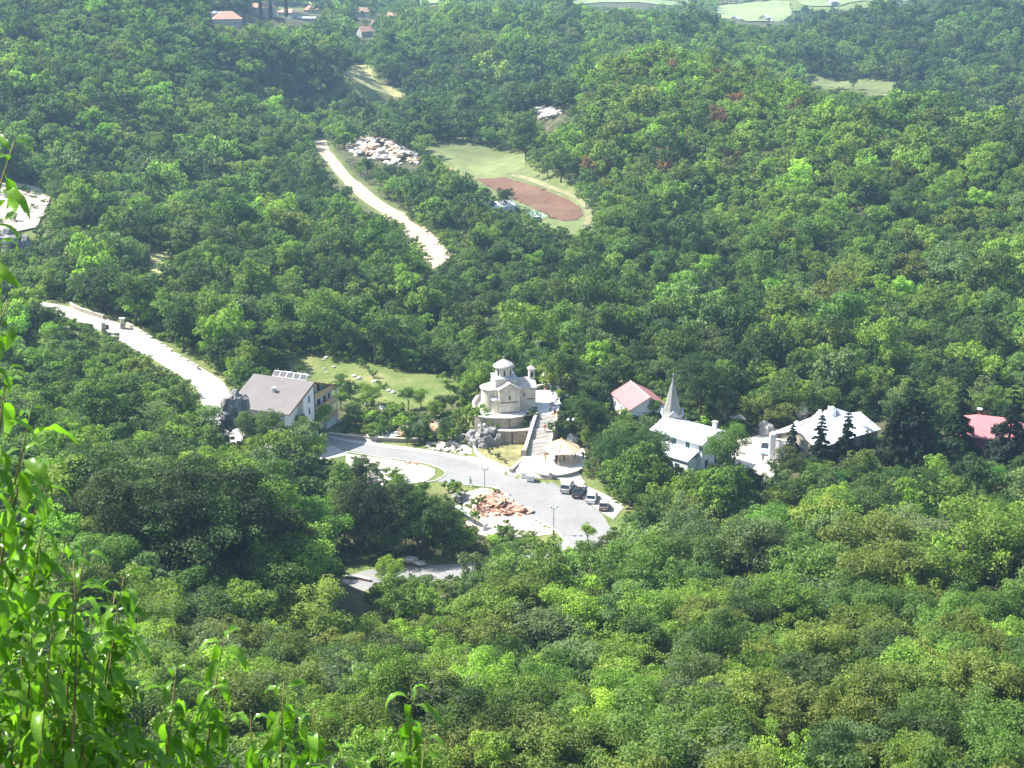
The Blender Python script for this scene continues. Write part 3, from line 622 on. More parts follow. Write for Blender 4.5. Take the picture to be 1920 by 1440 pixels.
def scatter_nodes(obj, coll, name):
    ng = bpy.data.node_groups.new(name, 'GeometryNodeTree'); ng.interface.new_socket('Geometry', in_out='INPUT', socket_type='NodeSocketGeometry')
    ng.interface.new_socket('Geometry', in_out='OUTPUT', socket_type='NodeSocketGeometry')
    gi = ng.nodes.new('NodeGroupInput'); go = ng.nodes.new('NodeGroupOutput'); ip = ng.nodes.new('GeometryNodeInstanceOnPoints'); ip.inputs['Pick Instance'].default_value = True
    ci_ = ng.nodes.new('GeometryNodeCollectionInfo'); ci_.inputs['Collection'].default_value = coll; ci_.inputs['Separate Children'].default_value = True; ci_.inputs['Reset Children'].default_value = True
    def na(nm, ty): q = ng.nodes.new('GeometryNodeInputNamedAttribute'); q.data_type = ty; q.inputs['Name'].default_value = nm; return q.outputs['Attribute']
    Lk = ng.links.new; Lk(gi.outputs[0], ip.inputs['Points']); Lk(ci_.outputs[0], ip.inputs['Instance']); Lk(na('variant', 'INT'), ip.inputs['Instance Index'])
    er = ng.nodes.new('FunctionNodeEulerToRotation'); Lk(na('rot', 'FLOAT_VECTOR'), er.inputs[0]); Lk(er.outputs[0], ip.inputs['Rotation']); Lk(na('scl', 'FLOAT_VECTOR'), ip.inputs['Scale'])
    Lk(ip.outputs[0], go.inputs[0]); md = obj.modifiers.new('scatter', 'NODES'); md.node_group = ng
scatter_nodes(forest, pc, 'forest_scatter')
# undergrowth: low scrub between and under the trees and in rough open ground
X, Y = candidates(150, 460, 2.3, 21, .40); n_ = len(X); sc = np.clip(rng.lognormal(-.1, .35, n_), .35, 1.6)
dO = np.full(n_, 1e9)
for q in OPEN.values(): dO = np.minimum(dO, np.where(inside(X, Y, q), -1, polydist(X, Y, q)[0]))
okk = np.ones(n_, bool)
for p in (ROADMAIN, TERR, PLOUGH, OPEN['green_field'], LAWN): okk &= ~inside(X, Y, p)
for p in SMALLKEEP: okk &= ~inside(X, Y, p)
for ln, hw in ((UPROAD, 4.0), (LOWROAD, 3.4), (TRACK, 3)): okk &= polydist(X, Y, ln, False)[0] > hw
pat = vnoise(X, Y, 14, 31)
okk &= rng.uniform(size=n_) < np.where(dO < 0, .05+.10*(pat > .6), np.where(inside(X, Y, PLAZA), .35, .8))
Z = zat(X, Y); lowclear = np.ones(n_, bool)
for fz in (.1, 2.0):
    u_, v_, _ = proj(X, Y, Z+fz*sc)
    for poly, ymax in CLEAR: lowclear &= ~(inside(u_, v_, poly) & (Y < ymax-6) & (Y < 300))
okk &= lowclear
for p in KEEP[4:5]: pass
X, Y, Z, sc = X[okk], Y[okk], Z[okk], sc[okk]
pc2 = bpy.data.collections.new('scrub_kinds')
for j, (tm_, cm_, _, _) in enumerate(SPEC['shrub']): o = bpy.data.objects.new('forest_scrub_%02d' % j, cm_); pc2.objects.link(o)
me = npmesh('undergrowth', np.stack([X, Y, Z-.1], 1), np.zeros((0, 3), int), [M_LEAF])
addattr(me, 'variant', rng.integers(0, 4, len(X)), 'INT'); addattr(me, 'rot', np.stack([X*0, X*0, rng.uniform(0, 6.28, len(X))], 1), 'FLOAT_VECTOR')
addattr(me, 'scl', np.stack([sc, sc, sc*rng.uniform(.6, 1.1, len(X))], 1), 'FLOAT_VECTOR')
addattr(me, 'leafcol', PAL[rng.choice([1, 2, 3, 4, 5, 0], len(X), p=[.3, .28, .17, .05, .1, .1])]*np.exp(rng.normal(0, .12, (len(X), 1))), 'FLOAT_VECTOR')
ug = bpy.data.objects.new('undergrowth', me); COL.objects.link(ug); tag(ug, 'low green scrub between the trees and along the roads', kind='stuff'); scatter_nodes(ug, pc2, 'scrub_scatter')
print('scrub', len(X), 'trees', len(T), 'near', len(near))
# ------------------------------------------------ materials of built things
def stonemat(name, col, mortar, sc=1.0, w_=.45, h_=.22, rough=.9):
    m, t, b = newmat(name); tc = t.nodes.new('ShaderNodeTexCoord'); ge = t.nodes.new('ShaderNodeNewGeometry')
    sx = t.nodes.new('ShaderNodeSeparateXYZ'); t.links.new(tc.outputs['Object'], sx.inputs[0])
    ad = N(t, 'ShaderNodeMath', operation='ADD'); t.links.new(sx.outputs[0], ad.inputs[0]); t.links.new(sx.outputs[1], ad.inputs[1])
    cx = t.nodes.new('ShaderNodeCombineXYZ'); t.links.new(ad.outputs[0], cx.inputs[0]); t.links.new(sx.outputs[2], cx.inputs[1])
    br = N(t, 'ShaderNodeTexBrick', i_Scale=1/sc, i_Mortar_Size=.02, i_Brick_Width=w_, i_Row_Height=h_, i_Bias=0.)
    br.inputs['Color1'].default_value = (*[c*.88 for c in col], 1); br.inputs['Color2'].default_value = (*[min(1, c*1.15) for c in col], 1); br.inputs['Mortar'].default_value = (*mortar, 1)
    t.links.new(cx.outputs[0], br.inputs['Vector'])
    n2 = ramp(t, noise_fac(t, .9, 5, .65), [(.3, (.72, .7, .68)), (.7, (1.1, 1.1, 1.1))])
    t.links.new(mix(t, 1.0, br.outputs['Color'], n2, 'MULTIPLY'), b.inputs['Base Color']); b.inputs['Roughness'].default_value = rough
    b.inputs['Specular IOR Level'].default_value = .2
    bn = N(t, 'ShaderNodeBump', i_Strength=.5, i_Distance=.03); t.links.new(br.outputs['Fac'], bn.inputs['Height']); bn.invert = True; t.links.new(bn.outputs[0], b.inputs['Normal'])
    return m
def seammat(name, col, pitch=.5, axis='X', rough=.5, dark=.8, metal=0.):
    """standing-seam or ribbed sheet; seams run across the given object axis"""
    m, t, b = newmat(name); tc = t.nodes.new('ShaderNodeTexCoord'); wv = N(t, 'ShaderNodeTexWave', wave_type='BANDS', bands_direction=axis, wave_profile='SAW', i_Scale=1/pitch/3.14159*1.57, i_Distortion=0.)
    t.links.new(tc.outputs['Object'], wv.inputs['Vector']); r = ramp(t, wv.outputs['Fac'], [(0, tuple(c*dark for c in col)), (.12, col), (1, col)])
    n2 = ramp(t, noise_fac(t, .5, 5, .6), [(.3, (.86, .86, .86)), (.7, (1.08, 1.08, 1.08))])
    t.links.new(mix(t, 1.0, r, n2, 'MULTIPLY'), b.inputs['Base Color']); b.inputs['Roughness'].default_value = rough; b.inputs['Metallic'].default_value = metal
    bn = N(t, 'ShaderNodeBump', i_Strength=.3, i_Distance=.03); t.links.new(wv.outputs['Fac'], bn.inputs['Height']); t.links.new(bn.outputs[0], b.inputs['Normal']); return m
M_CHST = stonemat('church_stone', (.74, .68, .57), (.62, .57, .48)); M_CHRF = mat('church_roof_slab', (.52, .47, .43), .85, .12, 1.2, .25)
M_LEAD = mat('lead_sheet', (.40, .43, .47), .55, .12, 1.5, .4); M_WALLST = stonemat('retaining_stone', (.40, .355, .285), (.30, .27, .22), 1, .5, .25)
M_COPE = mat('coping_stone', (.56, .52, .44), .9, .15, 1); M_BAND = mat('brick_band', (.22, .11, .075), .9, .3, 5)
M_DARKW = mat('dark_window', (.03, .035, .04), .25, .1, 1, .6); M_WHITEP = mat('white_plaster', (.80, .80, .79), .85, .07, .6)
M_GRAYP = mat('grey_plaster', (.46, .46, .48), .9, .1, .5); M_BROWNR = seammat('brown_grey_tiles', (.17, .152, .145), .34, 'X', .8, .75)
M_BALC = mat('balcony_timber', (.55, .40, .20), .7, .15, 2); M_WOODBR = mat('brown_timber', (.20, .095, .045), .7, .25, 3)
M_REDR = seammat('red_sheet_roof', (.40, .15, .15), .45, 'Y', .45, .8); M_WHITER = seammat('white_sheet_roof', (.74, .76, .80), .55, 'X', .42, .9)
M_SHING = mat('grey_shingle', (.27, .275, .25), .85, .2, 2.5, .2, 0, .3, 5); M_MET = mat('painted_metal', (.70, .72, .72), .45, .08, 2, .5)
M_PAVE = mat('pale_paving', (.66, .64, .60), .9, .1, 1.2, .2); M_STEP = mat('stone_step', (.50, .47, .42), .9, .15, 2, .2)
M_SOLAR = mat('solar_glass', (.02, .025, .035), .12, .1, 1, .7); M_TILE = seammat('orange_tiles', (.42, .24, .17), .35, 'X', .85, .75)
def wallrun(name, line, h, th, mt, cope, seg=3.2, label=None, cat='wall', zt=None, group=None, part='wall_panel', ck=None, follow=True):
    """free-standing wall along a plan line, built of panels each with its coping"""
    P0 = Vector(line[0][:2]); root = thing(name, (P0.x, P0.y, line[0][2] if len(line[0]) > 2 and not follow else z1(P0.x, P0.y)), 0, label, cat, group)
    zr = root.location.z; pl = [Vector(p[:2]) for p in line]; tot = 0
    for a, c, i in zip(pl[:-1], pl[1:], range(len(pl))):
        d = c-a; k = max(1, round(d.length/seg)); dr = d.normalized(); nr = Vector((-dr.y, dr.x))
        for j in range(k):
            p = a+d*(j/k)+dr*.01; q = a+d*((j+1)/k)-dr*.01
            if follow: zb = min(z1(p.x, p.y), z1(q.x, q.y))
            else: zb = line[i][2]+(line[min(i+1, len(line)-1)][2]-line[i][2])*(j+.5)/k
            top = zb+h; zb -= .8
            poly = [p-nr*th/2, q-nr*th/2, q+nr*th/2, p+nr*th/2]; poly = [(v.x-P0.x, v.y-P0.y) for v in poly]
            o = MB().prism(poly, zb-zr, top-zr).build(part, mt, root)
            if cope:
                poly = [p-nr*(th/2+.06), q-nr*(th/2+.06), q+nr*(th/2+.06), p+nr*(th/2+.06)]
                MB().prism([(v.x-P0.x, v.y-P0.y) for v in poly], top-zr+.003, top-zr+.12).build('coping', cope, o)
    return root
def gable_roof(mb, x0, x1, y0, y1, ze, zr, th=.18, mi=0):
    """ridge along x between x0,x1"""
    ym = (y0+y1)/2
    for a, c in (((y0, ze), (ym, zr)), ((ym, zr), (y1, ze))):
        v = [(x, y, z+dz) for dz in (0, th) for x, (y, z) in ((x0, a), (x1, a), (x1, c), (x0, c))]
        mb.add(v, [(3, 2, 1, 0), (4, 5, 6, 7), (0, 1, 5, 4), (1, 2, 6, 5), (2, 3, 7, 6), (3, 0, 4, 7)], mi)
    return mb
def gable_body(mb, x0, x1, y0, y1, zb, ze, zr, mi=0):
    ym = (y0+y1)/2; v = []
    for x in (x0, x1): v += [(x, y0, zb), (x, y1, zb), (x, y1, ze), (x, ym, zr), (x, y0, ze)]
    return mb.add(v, [(4, 3, 2, 1, 0), (5, 6, 7, 8, 9), (0, 1, 6, 5), (1, 2, 7, 6), (2, 3, 8, 7), (3, 4, 9, 8), (4, 0, 5, 9)], mi)
def window(root, x, y, z, w_, h_, face, name='window', fm=None, arch=False, dm=None):
    """face: outward direction angle in the parent's frame; recess pane, frame proud"""
    T_ = Matrix.Translation((x, y, z)) @ Matrix.Rotation(face, 4, 'Z')   # local +X = outward
    f = MB(); t_ = .07
    f.box(-.02, .05, -w_/2-t_, -w_/2, 0, h_, 0, T_).box(-.02, .05, w_/2, w_/2+t_, 0, h_, 0, T_).box(-.02, .05, -w_/2-t_, w_/2+t_, h_, h_+t_, 0, T_).box(-.02, .09, -w_/2-t_-.04, w_/2+t_+.04, -t_, 0, 0, T_).box(0, .035, -.025, .025, 0, h_, 0, T_)
    if arch: f.lathe([(w_/2+.01, 0), (w_/2+.01, .05), (w_/2+t_+.03, .05), (w_/2+t_+.03, 0)], 10, 0, T_ @ Matrix.Translation((0, 0, h_)) @ Matrix.Rotation(R(90), 4, 'Y') @ Matrix.Rotation(R(90), 4, 'Z'), 0, math.pi)
    o = f.build(name, fm or M_WHITEP, root); p = MB().box(-.03, .02, -w_/2, w_/2, 0, h_, 0, T_)
    if arch: p.prism([(math.cos(a)*w_/2, math.sin(a)*w_/2) for a in np.linspace(0, math.pi, 9)], -.03, .02, 0, T_ @ Matrix.Translation((0, 0, h_)) @ Matrix.Rotation(R(90), 4, 'Y') @ Matrix.Rotation(R(90), 4, 'Z'))
    p.build('pane', dm or M_DARKW, o); return o
def cross(mb, x, y, z, h, mi=0, ang=0):
    T_ = Matrix.Translation((x, y, z)) @ Matrix.Rotation(ang, 4, 'Z'); w_ = h*.11
    mb.box(-w_/2, w_/2, -w_/2, w_/2, 0, h, mi, T_).box(-h*.28, h*.28, -w_/2-.002, w_/2+.002, h*.58, h*.58+w_, mi, T_)

# ------------------------------------------------ church
CROT = R(12); c0 = G(944.5, 746, 5.0+4.4)       # the point under the drum, read at eaves height
CH = thing('church', (c0[0], 256.4, 5.0), CROT, 'small stone church with round drum and cone roof on the rock terrace', 'church')
MB_ = gable_body(MB(), -2.3, 5.6, -2.35, 2.35, -.4, 4.35, 5.55).build('nave_wall', M_CHST, CH)
# arm (its gable faces the camera)
T90 = Matrix.Rotation(R(-90), 4, 'Z')
arm = MB(); gable_body(arm, .0, 3.5, -1.95, 1.95, -.4, 4.6, 5.65)
for i, v in enumerate(arm.v): arm.v[i] = (v[1]+.35, -v[0], v[2])
arm.f = [tuple(reversed(f)) for f in arm.f] if False else arm.f
arm.build('arm_wall', M_CHST, CH)
ra = MB(); gable_roof(ra, -.3, 3.75, -2.2, 2.2, 4.55, 5.78, .14)
for i, v in enumerate(ra.v): ra.v[i] = (v[1]+.35, -v[0], v[2])
ra.build('arm_roof', M_CHRF, CH)
arm2 = MB(); gable_body(arm2, 2.3, 3.6, -1.95, 1.95, -.4, 4.6, 5.65)
for i, v in enumerate(arm2.v): arm2.v[i] = (v[1]+.35, v[0], v[2])
arm2.build('arm_wall', M_CHST, CH)
ra = MB(); gable_roof(ra, 2.0, 3.8, -2.2, 2.2, 4.55, 5.78, .14)
for i, v in enumerate(ra.v): ra.v[i] = (v[1]+.35, v[0], v[2])
ra.build('arm_roof', M_CHRF, CH)
gable_roof(MB(), 1.9, 5.8, -2.6, 2.6, 4.32, 5.72, .14).build('nave_roof', M_CHRF, CH)
gable_roof(MB(), -2.25, -1.2, -2.5, 2.5, 4.32, 5.72, .14).build('nave_roof', M_CHRF, CH)
MB().lathe([(2.1, -.4), (2.1, 4.25)], 24, 0, None, R(90), R(270), (-2.25, 0)).build('apse', M_CHST, CH, True)
MB().lathe([(2.12, 4.2), (2.4, 4.2), (2.4, 4.33), (.05, 5.35)], 24, 0, None, R(88), R(272), (-2.2, 0)).build('apse_roof', M_CHRF, CH, True)
MB().lathe([(.78, -.4), (.78, 2.45), (.98, 2.45), (.98, 2.55), (.02, 3.1)], 18, 0, None, R(120), R(330), (-1.95, -2.3)).build('side_apse', [M_CHST], CH, True)
MB().lathe([(.80, 2.46), (1.0, 2.46), (1.0, 2.58), (.02, 3.12)], 18, 0, None, R(110), R(340), (-1.95, -2.3)).build('side_apse_roof', M_LEAD, CH, True)
MB().box(-2.05, 2.05, -2.05, 2.05, 4.2, 6.2).build('drum_base', M_CHST, CH)
MB().box(-2.2, 2.2, -2.2, 2.2, 6.2, 6.34).prism([(2.2*a, 2.2*b) for a, b in ((-1, -1), (1, -1), (1, 1), (-1, 1))], 6.34, 6.36).add([(-2.2, -2.2, 6.345), (2.2, -2.2, 6.345), (2.2, 2.2, 6.345), (-2.2, 2.2, 6.345), (0, 0, 7.0)], [(0, 1, 4), (1, 2, 4), (2, 3, 4), (3, 0, 4)]).build('drum_skirt', M_LEAD, CH)
dr = MB().lathe([(1.62, 6.2), (1.62, 8.25)], 32).build('drum', M_CHST, CH, True)
MB().lathe([(1.6, 8.2), (2.05, 8.22), (2.1, 8.36), (1.6, 8.72), (.9, 9.18), (.35, 9.45), (.03, 9.58)], 32).build('dome_roof', M_CHRF, CH, True)
c_ = MB(); cross(c_, 0, 0, 9.5, .75); c_.build('cross', M_COPE, CH)
for k in range(8):
    a = R(-90+45*k-8); o = MB()
    T_ = Matrix.Rotation(a, 4, 'Z') @ Matrix.Translation((1.60, 0, 6.75)); o.box(-.05, .05, -.17, .17, 0, .95, 0, T_).prism([(math.cos(q)*.17, math.sin(q)*.17) for q in np.linspace(0, math.pi, 7)], -.05, .05, 0, T_ @ Matrix.Translation((0, 0, .95)) @ Matrix.Rotation(R(90), 4, 'Y') @ Matrix.Rotation(R(90), 4, 'Z'))
    o.build('drum_window', M_DARKW, CH)
    o = MB(); T_ = Matrix.Rotation(a+R(22.5), 4, 'Z') @ Matrix.Translation((1.63, 0, 6.45)); o.box(-.03, .06, -.10, .10, 0, 1.75, 0, T_); o.build('drum_pilaster', M_COPE, CH)
# slit windows on arm and nave; brick band
for x, y, z, w_, h_ in ((.35, -3.52, 2.7, .30, .75), (3.35, -2.37, 2.75, .26, .75)):
    o = MB().box(x-w_/2-.12, x+w_/2+.12, y-.05, y+.1, z-.1, z+h_+.22).build('window_surround', M_COPE, CH)
    MB().box(x-w_/2, x+w_/2, y-.075, y-.03, z, z+h_).prism([(x+math.cos(q)*w_/2, 0) for q in (0, 1)]+[(x, 0)], 0, 0).build('pane', M_DARKW, o)
def band(xa, xb, y, z, n):
    for i in range(n):
        x = xa+(xb-xa)*(i+.5)/n; MB().box(x-(xb-xa)/n*.4, x+(xb-xa)/n*.4, y-.03, y+.05, z+random.uniform(-.02, .02), z+.26).build('brick', M_BAND, CH)
band(-1.4, 2.0, -3.5, 2.05, 9); band(3.9, 5.4, -2.35, 2.1, 4)
MB().box(-1.62, 2.32, -3.56, -3.4, -.1, .35).build('plinth', M_WALLST, CH)
# belfry over the west end
MB().box(4.75, 5.75, -.5, .5, 4.6, 7.3).build('belfry_wall', M_CHST, CH)
MB().add([(4.55, -.7, 7.28), (5.95, -.7, 7.28), (5.95, .7, 7.28), (4.55, .7, 7.28), (4.55, -.7, 7.42), (5.95, -.7, 7.42), (5.95, .7, 7.42), (4.55, .7, 7.42), (5.25, 0, 8.1)], [(3, 2, 1, 0), (0, 1, 5, 4), (1, 2, 6, 5), (2, 3, 7, 6), (3, 0, 4, 7), (4, 5, 8), (5, 6, 8), (6, 7, 8), (7, 4, 8)]).build('belfry_roof', M_CHRF, CH)
MB().box(5.0, 5.5, -.53, .53, 5.9, 6.8).build('bell_opening', M_DARKW, CH); c_ = MB(); cross(c_, 5.25, 0, 8.05, .55); c_.build('cross', M_COPE, CH)
MB().box(5.58, 5.66, -.55, .55, -.1, 2.1).build('door', M_WOODBR, CH)

# terrace, its walls, lawn
def sheet(name, poly, z, mt, label, th=None):
    o = MB().prism([p[:2] for p in poly], z-(th or .02), z).build(name, mt); tag(o, label, kind='structure'); return o
sheet('church_terrace', TERR, 5.06, M_PAVE, 'pale paved terrace around the church', .1)
wallrun('terrace_wall', [(*G(u, v, 5)[:2], 2.0) for u, v in ((891,779),(905,782),(925,784),(955,784),(981,780))], 3.0, .5, M_WALLST, M_COPE, 2.2, 'brown stone retaining wall directly under the church front, upper tier', 'wall', follow=False)
wallrun('terrace_wall', [(*G(u, v, 3.0)[:2], .6) for u, v in ((934,806),(960,807),(985,805),(1000,800))], 2.35, 1.3, M_WALLST, M_COPE, 1.9, 'lower tier of stone retaining wall above the lawn', 'wall', follow=False)
wallrun('terrace_wall', [(*G(u, v, 2.2)[:2], .4) for u, v in ((908,810),(922,812),(932,813))], 1.6, .6, M_WALLST, M_COPE, 2.0, 'short low stone wall between rock face and lower retaining tier', 'wall', follow=False)
wallrun('terrace_wall', [G(889, 772, 5), G(887, 762, 5), G(893, 752, 5), G(905, 742, 5), G(920, 733, 5)], .75, .35, M_COPE, M_COPE, 1.8, 'pale curved parapet left of the church apse', 'wall', follow=False)
wallrun('terrace_wall', [G(1001, 732, 5), G(1015, 728, 5), G(1030, 727, 5), G(1045, 731, 5), G(1050, 738, 5)], .7, .45, M_WALLST, M_COPE, 1.6, 'low stone wall closing the back of the church terrace', 'wall', follow=False)
drape('lawn', LAWN, mat('lawn_grass', (.26, .25, .11), .95, .45, .5, .1), .10, .6, label='small dry lawn under the church wall', edge=1)
wallrun('lawn_wall', [G(q[0], q[1], 0) for q in ((889,838),(889,846),(893,855),(902,863),(917,871),(934,879),(950,886),(957,889))], .85, .4, M_COPE, M_COPE, 2.0, 'pale curved stone wall between lawn and road', 'wall', follow=False)
wallrun('lawn_wall', [G(q[0], q[1], .1) for q in ((958,889),(968,881),(975,873))], .9, .45, M_WALLST, M_COPE, 1.6, 'short dark stone wall beside the lower steps', 'wall', follow=False)
# ------------------------------------------------ stairs
ST0 = Vector(G(1005, 853, .95)); ST1 = Vector(G(1026, 778, 5.0)); sdv = (ST1-ST0); sdv.z = 0; srun = sdv.length; su = sdv.normalized(); sn = Vector((su.y, -su.x, 0))
STR = thing('staircase', ST0, math.atan2(su.y, su.x)-R(90), 'long pale stone staircase climbing to the church', 'stairs')
nst = 27; w0 = 1.75; y_ = 0; z_ = 0; rise = (5.02-.95)/nst; land = {9: 1.0, 16: .9}; tread = (srun-sum(land.values()))/nst
for i in range(nst):
    dpt = tread+land.get(i, 0); MB().box(-w0, w0, y_, y_+dpt+.25, z_-.5, z_+rise).box(-w0-.02, w0+.02, y_-.04, y_+.12, z_+rise-.045, z_+rise+.006).build('step', M_STEP, STR); y_ += dpt; z_ += rise
MB().prism([(-w0-.45, -.3), (-w0, -.3), (-w0, srun), (-w0-.45, srun)], [-1]*4, [.9, .9, z_+.55, z_+.55]).build('side_wall', M_WALLST, STR)
MB().prism([(-w0-.55, -.35), (-w0+.04, -.35), (-w0+.04, srun), (-w0-.55, srun)], [.9, .9, z_+.55, z_+.55], [1.05, 1.05, z_+.7, z_+.7]).build('coping', M_COPE, STR)
MB().prism([(w0, 3), (w0+.4, 3), (w0+.4, srun), (w0, srun)], [-1]*4, [z_*3/srun+.15]*2+[z_+.35]*2).build('side_wall', M_COPE, STR)
MB().box(-w0-.8, -w0+.1, -1.1, -.3, -.6, 1.15).build('newel', M_WALLST, STR)
sheet('gazebo_terrace', [G(u, v, .9) for u, v in [(982,850),(1000,846),(1060,838),(1095,842),(1100,868),(1085,883),(1050,890),(1030,890),(1012,886),(1000,880),(985,879),(972,872)]], .95, M_PAVE, 'pale paved terrace under the gazebo', .6)
LS = thing('lower_steps', G(975, 883, 0), 0, 'four pale steps from road up to gazebo terrace', 'stairs')
a = Vector(G(967, 890, 0)); b2 = Vector(G(990, 896, 0)); c2 = Vector(G(985, 881, .9)); d2 = Vector(G(974, 874, .9)); o0 = LS.location
for i in range(5):
    f0 = i/5; f1 = 1.; p = [a.lerp(d2, f0), b2.lerp(c2, f0), c2, d2]; MB().prism([((q-o0).x, (q-o0).y) for q in p], -.3, (i+1)*.18-.004*i).build('step', M_STEP, LS)
wallrun('terrace_wall', [G(q[0], q[1], 0) for q in ((992,890),(1003,896),(1016,901),(1030,903))], 1.15, .4, M_WALLST, M_COPE, 1.5, 'curved stone wall of gazebo terrace behind the trash containers', 'wall', follow=False)
wallrun('terrace_wall', [G(q[0], q[1], 0) for q in ((1034,903),(1050,902),(1066,899),(1080,895),(1090,889))], 1.15, .4, M_WALLST, M_COPE, 1.5, 'curved stone wall right of the small gate pier', 'wall', follow=False)
tag(MB().box(-.3, .3, -.3, .3, -.3, 1.6).box(-.36, .36, -.36, .36, 1.6, 1.75).build('pier', M_COPE), 'small pale stone pier in the curved gazebo wall', 'pillar').location = G(1032, 903, 0)
# ------------------------------------------------ gazebo
gz = thing('gazebo', (G(1053, 865, .95)[0], 239.3, .95), R(11), 'open timber gazebo with pale faceted plank roof', 'gazebo')
Rg, ze, za = 3.45, 2.35, 4.15
M_PLANKL = seammat('pale_planks', (.70, .56, .38), .3, 'Z', .8, .72)
for k in range(8):
    a0 = R(45*k+22.5-90); a1 = a0+R(45); p0 = (Rg*math.cos(a0), Rg*math.sin(a0), ze); p1 = (Rg*math.cos(a1), Rg*math.sin(a1), ze)
    MB().add([p0, p1, (0, 0, za), (p0[0], p0[1], ze-.09), (p1[0], p1[1], ze-.09), (0, 0, za-.09)], [(0, 1, 2), (5, 4, 3), (0, 3, 4, 1), (1, 4, 5, 2), (2, 5, 3, 0)]).build('roof_panel', M_PLANKL, gz)
    MB().tube([(p0[0]*1.005, p0[1]*1.005, ze+.03), (0, 0, za+.04)], .05, 4).build('ridge_batten', M_BALC, gz)
    q = .86; MB().tube([(p0[0]*q, p0[1]*q, -.1), (p0[0]*q, p0[1]*q, ze+.12)], .085, 6).build('post', M_WOODBR if k % 3 == 2 else M_BALC, gz)
    MB().tube([(p0[0]*q, p0[1]*q, ze-.12), (p1[0]*q, p1[1]*q, ze-.12)], .08, 4).build('beam', M_BALC, gz)
    MB().tube([(p0[0]*q, p0[1]*q, ze-.8), (p0[0]*q+(p1[0]-p0[0])*q*.25, p0[1]*q+(p1[1]-p0[1])*q*.25, ze-.15)], .045, 4).build('brace', M_BALC, gz)
    if k not in (0, 7, 6): MB().tube([(p0[0]*q, p0[1]*q, .75), (p1[0]*q, p1[1]*q, .75)], .045, 4).build('rail', M_BALC, gz)
MB().lathe([(.0, za+.28), (.12, za+.16), (.16, za-.05)], 8).build('finial', M_BALC, gz)
tb = thing('picnic_table', (gz.location.x-.3, gz.location.y+.2, .95), .3, 'wooden table in the gazebo shade', 'table')
MB().box(-1, 1, -.4, .4, .7, .76).build('tabletop', M_BALC, tb)
for sx in (-.8, .8): MB().box(sx-.05, sx+.05, -.3, .3, 0, .7).build('leg', M_WOODBR, tb)
pg = thing('pergola', G(1003, 880, .95), 0, 'slim open timber frame joining the gazebo on its left', 'pergola'); o0 = pg.location
P_ = [Vector(G(1003, 880, .95))-o0, Vector(G(1023, 873, .95))-o0, Vector(G(1021, 866, .95))-o0]
for p in P_: MB().tube([p, p+Vector((0, 0, 2.15))], .055, 5).build('post', M_BALC, pg)
for p, q in ((0, 1), (0, 2)): MB().tube([P_[p]+Vector((0, 0, 2.15)), P_[q]+Vector((0, 0, 2.2))], .06, 4).build('beam', M_BALC, pg)

# ------------------------------------------------ guest house
B_ = Vector(G(605, 812, .7)); uy = Vector((.386, .922, 0)); B_ -= uy*2.2; GH = thing('guest_house', (B_.x, B_.y, .7), math.atan2(uy.y, uy.x)-R(90), 'three-storey guest house with big brown-grey roof and timber balconies', 'house')
# local +Y = along the gable (away from camera), local -X = along the ridge away from the gable end
ze, zr = 7.1, 10.55
g = MB(); gable_body(g, -12.2, -1.3, -8.6, 8.6, -1.5, 7.2, 10.35); g.build('wall', M_WHITEP, GH)
MB().prism([(-1.3, -3.9), (-.2, -3.9), (-.2, -.1), (-1.3, -.1)], -1.5, [8.5, 8.6, 9.95, 9.95]).build('bay_wall', M_WHITEP, GH)
gable_roof(MB(), -13, 0, -9.3, 9.3, ze, zr, .2).build('roof', M_BROWNR, GH)
gable_roof(MB(), -.02, .06, -9.35, 9.35, ze-.12, zr-.12, .3).build('barge_board', M_WOODBR, GH)
for k, zf in enumerate((1.9, 4.55, 7.2)):
    MB().box(-1.29, -.05, .1, 8.2 if k < 2 else 7.4, zf-.2, zf).build('balcony_slab', M_GRAYP, GH)
    rl = MB(); rl.box(-.12, -.04, .05, 8.2 if k < 2 else 7.4, zf+.1, zf+1.02); ro = rl.build('balcony_rail', M_BALC, GH)
    MB().box(-.18, .02, .0, 8.25 if k < 2 else 7.45, zf+1.02, zf+1.1).build('handrail', M_BALC, ro)
    for y, w_, h_, z0 in ((1.5, .9, 2.0, zf+.05), (3.4, .9, 1.1, zf+.8), (5.6, .9, 2.0, zf+.05), (7.3, .8, 1.1, zf+.8)):
        if k == 2 and y > 5: continue
        window(GH, -1.28, y, z0, w_, h_, 0, 'door' if h_ > 1.5 else 'window', M_WOODBR, dm=M_WOODBR if h_ > 1.5 else None)
    window(GH, -.18, -1.9, zf-.1+(.6 if k < 2 else .2), .6, 1.0, 0, 'window', M_MET, True)
for y in (8.15,): MB().box(-.2, -.05, y-.08, y+.08, -1, 7.3).build('post', M_MET, GH)
MB().box(-.25, -.2, .3, 1.0, -.6, 1.5).build('garage_door', M_MET, GH); MB().box(-1.35, -.3, 4.5, 8.2, -1.5, 1.6).build('lower_wall', M_WHITEP, GH)
for i in range(4): window(GH, -11+i*2.6, -8.6, 4.9, .8, 1.1, R(-90), 'window', M_WOODBR)
ch_ = MB().box(-6.4, -5.9, -4.3, -3.8, 8.4, 10.0).build('chimney', M_GRAYP, GH); MB().box(-6.5, -5.8, -4.4, -3.7, 10.0, 10.12).build('chimney_cap', M_MET, ch_)
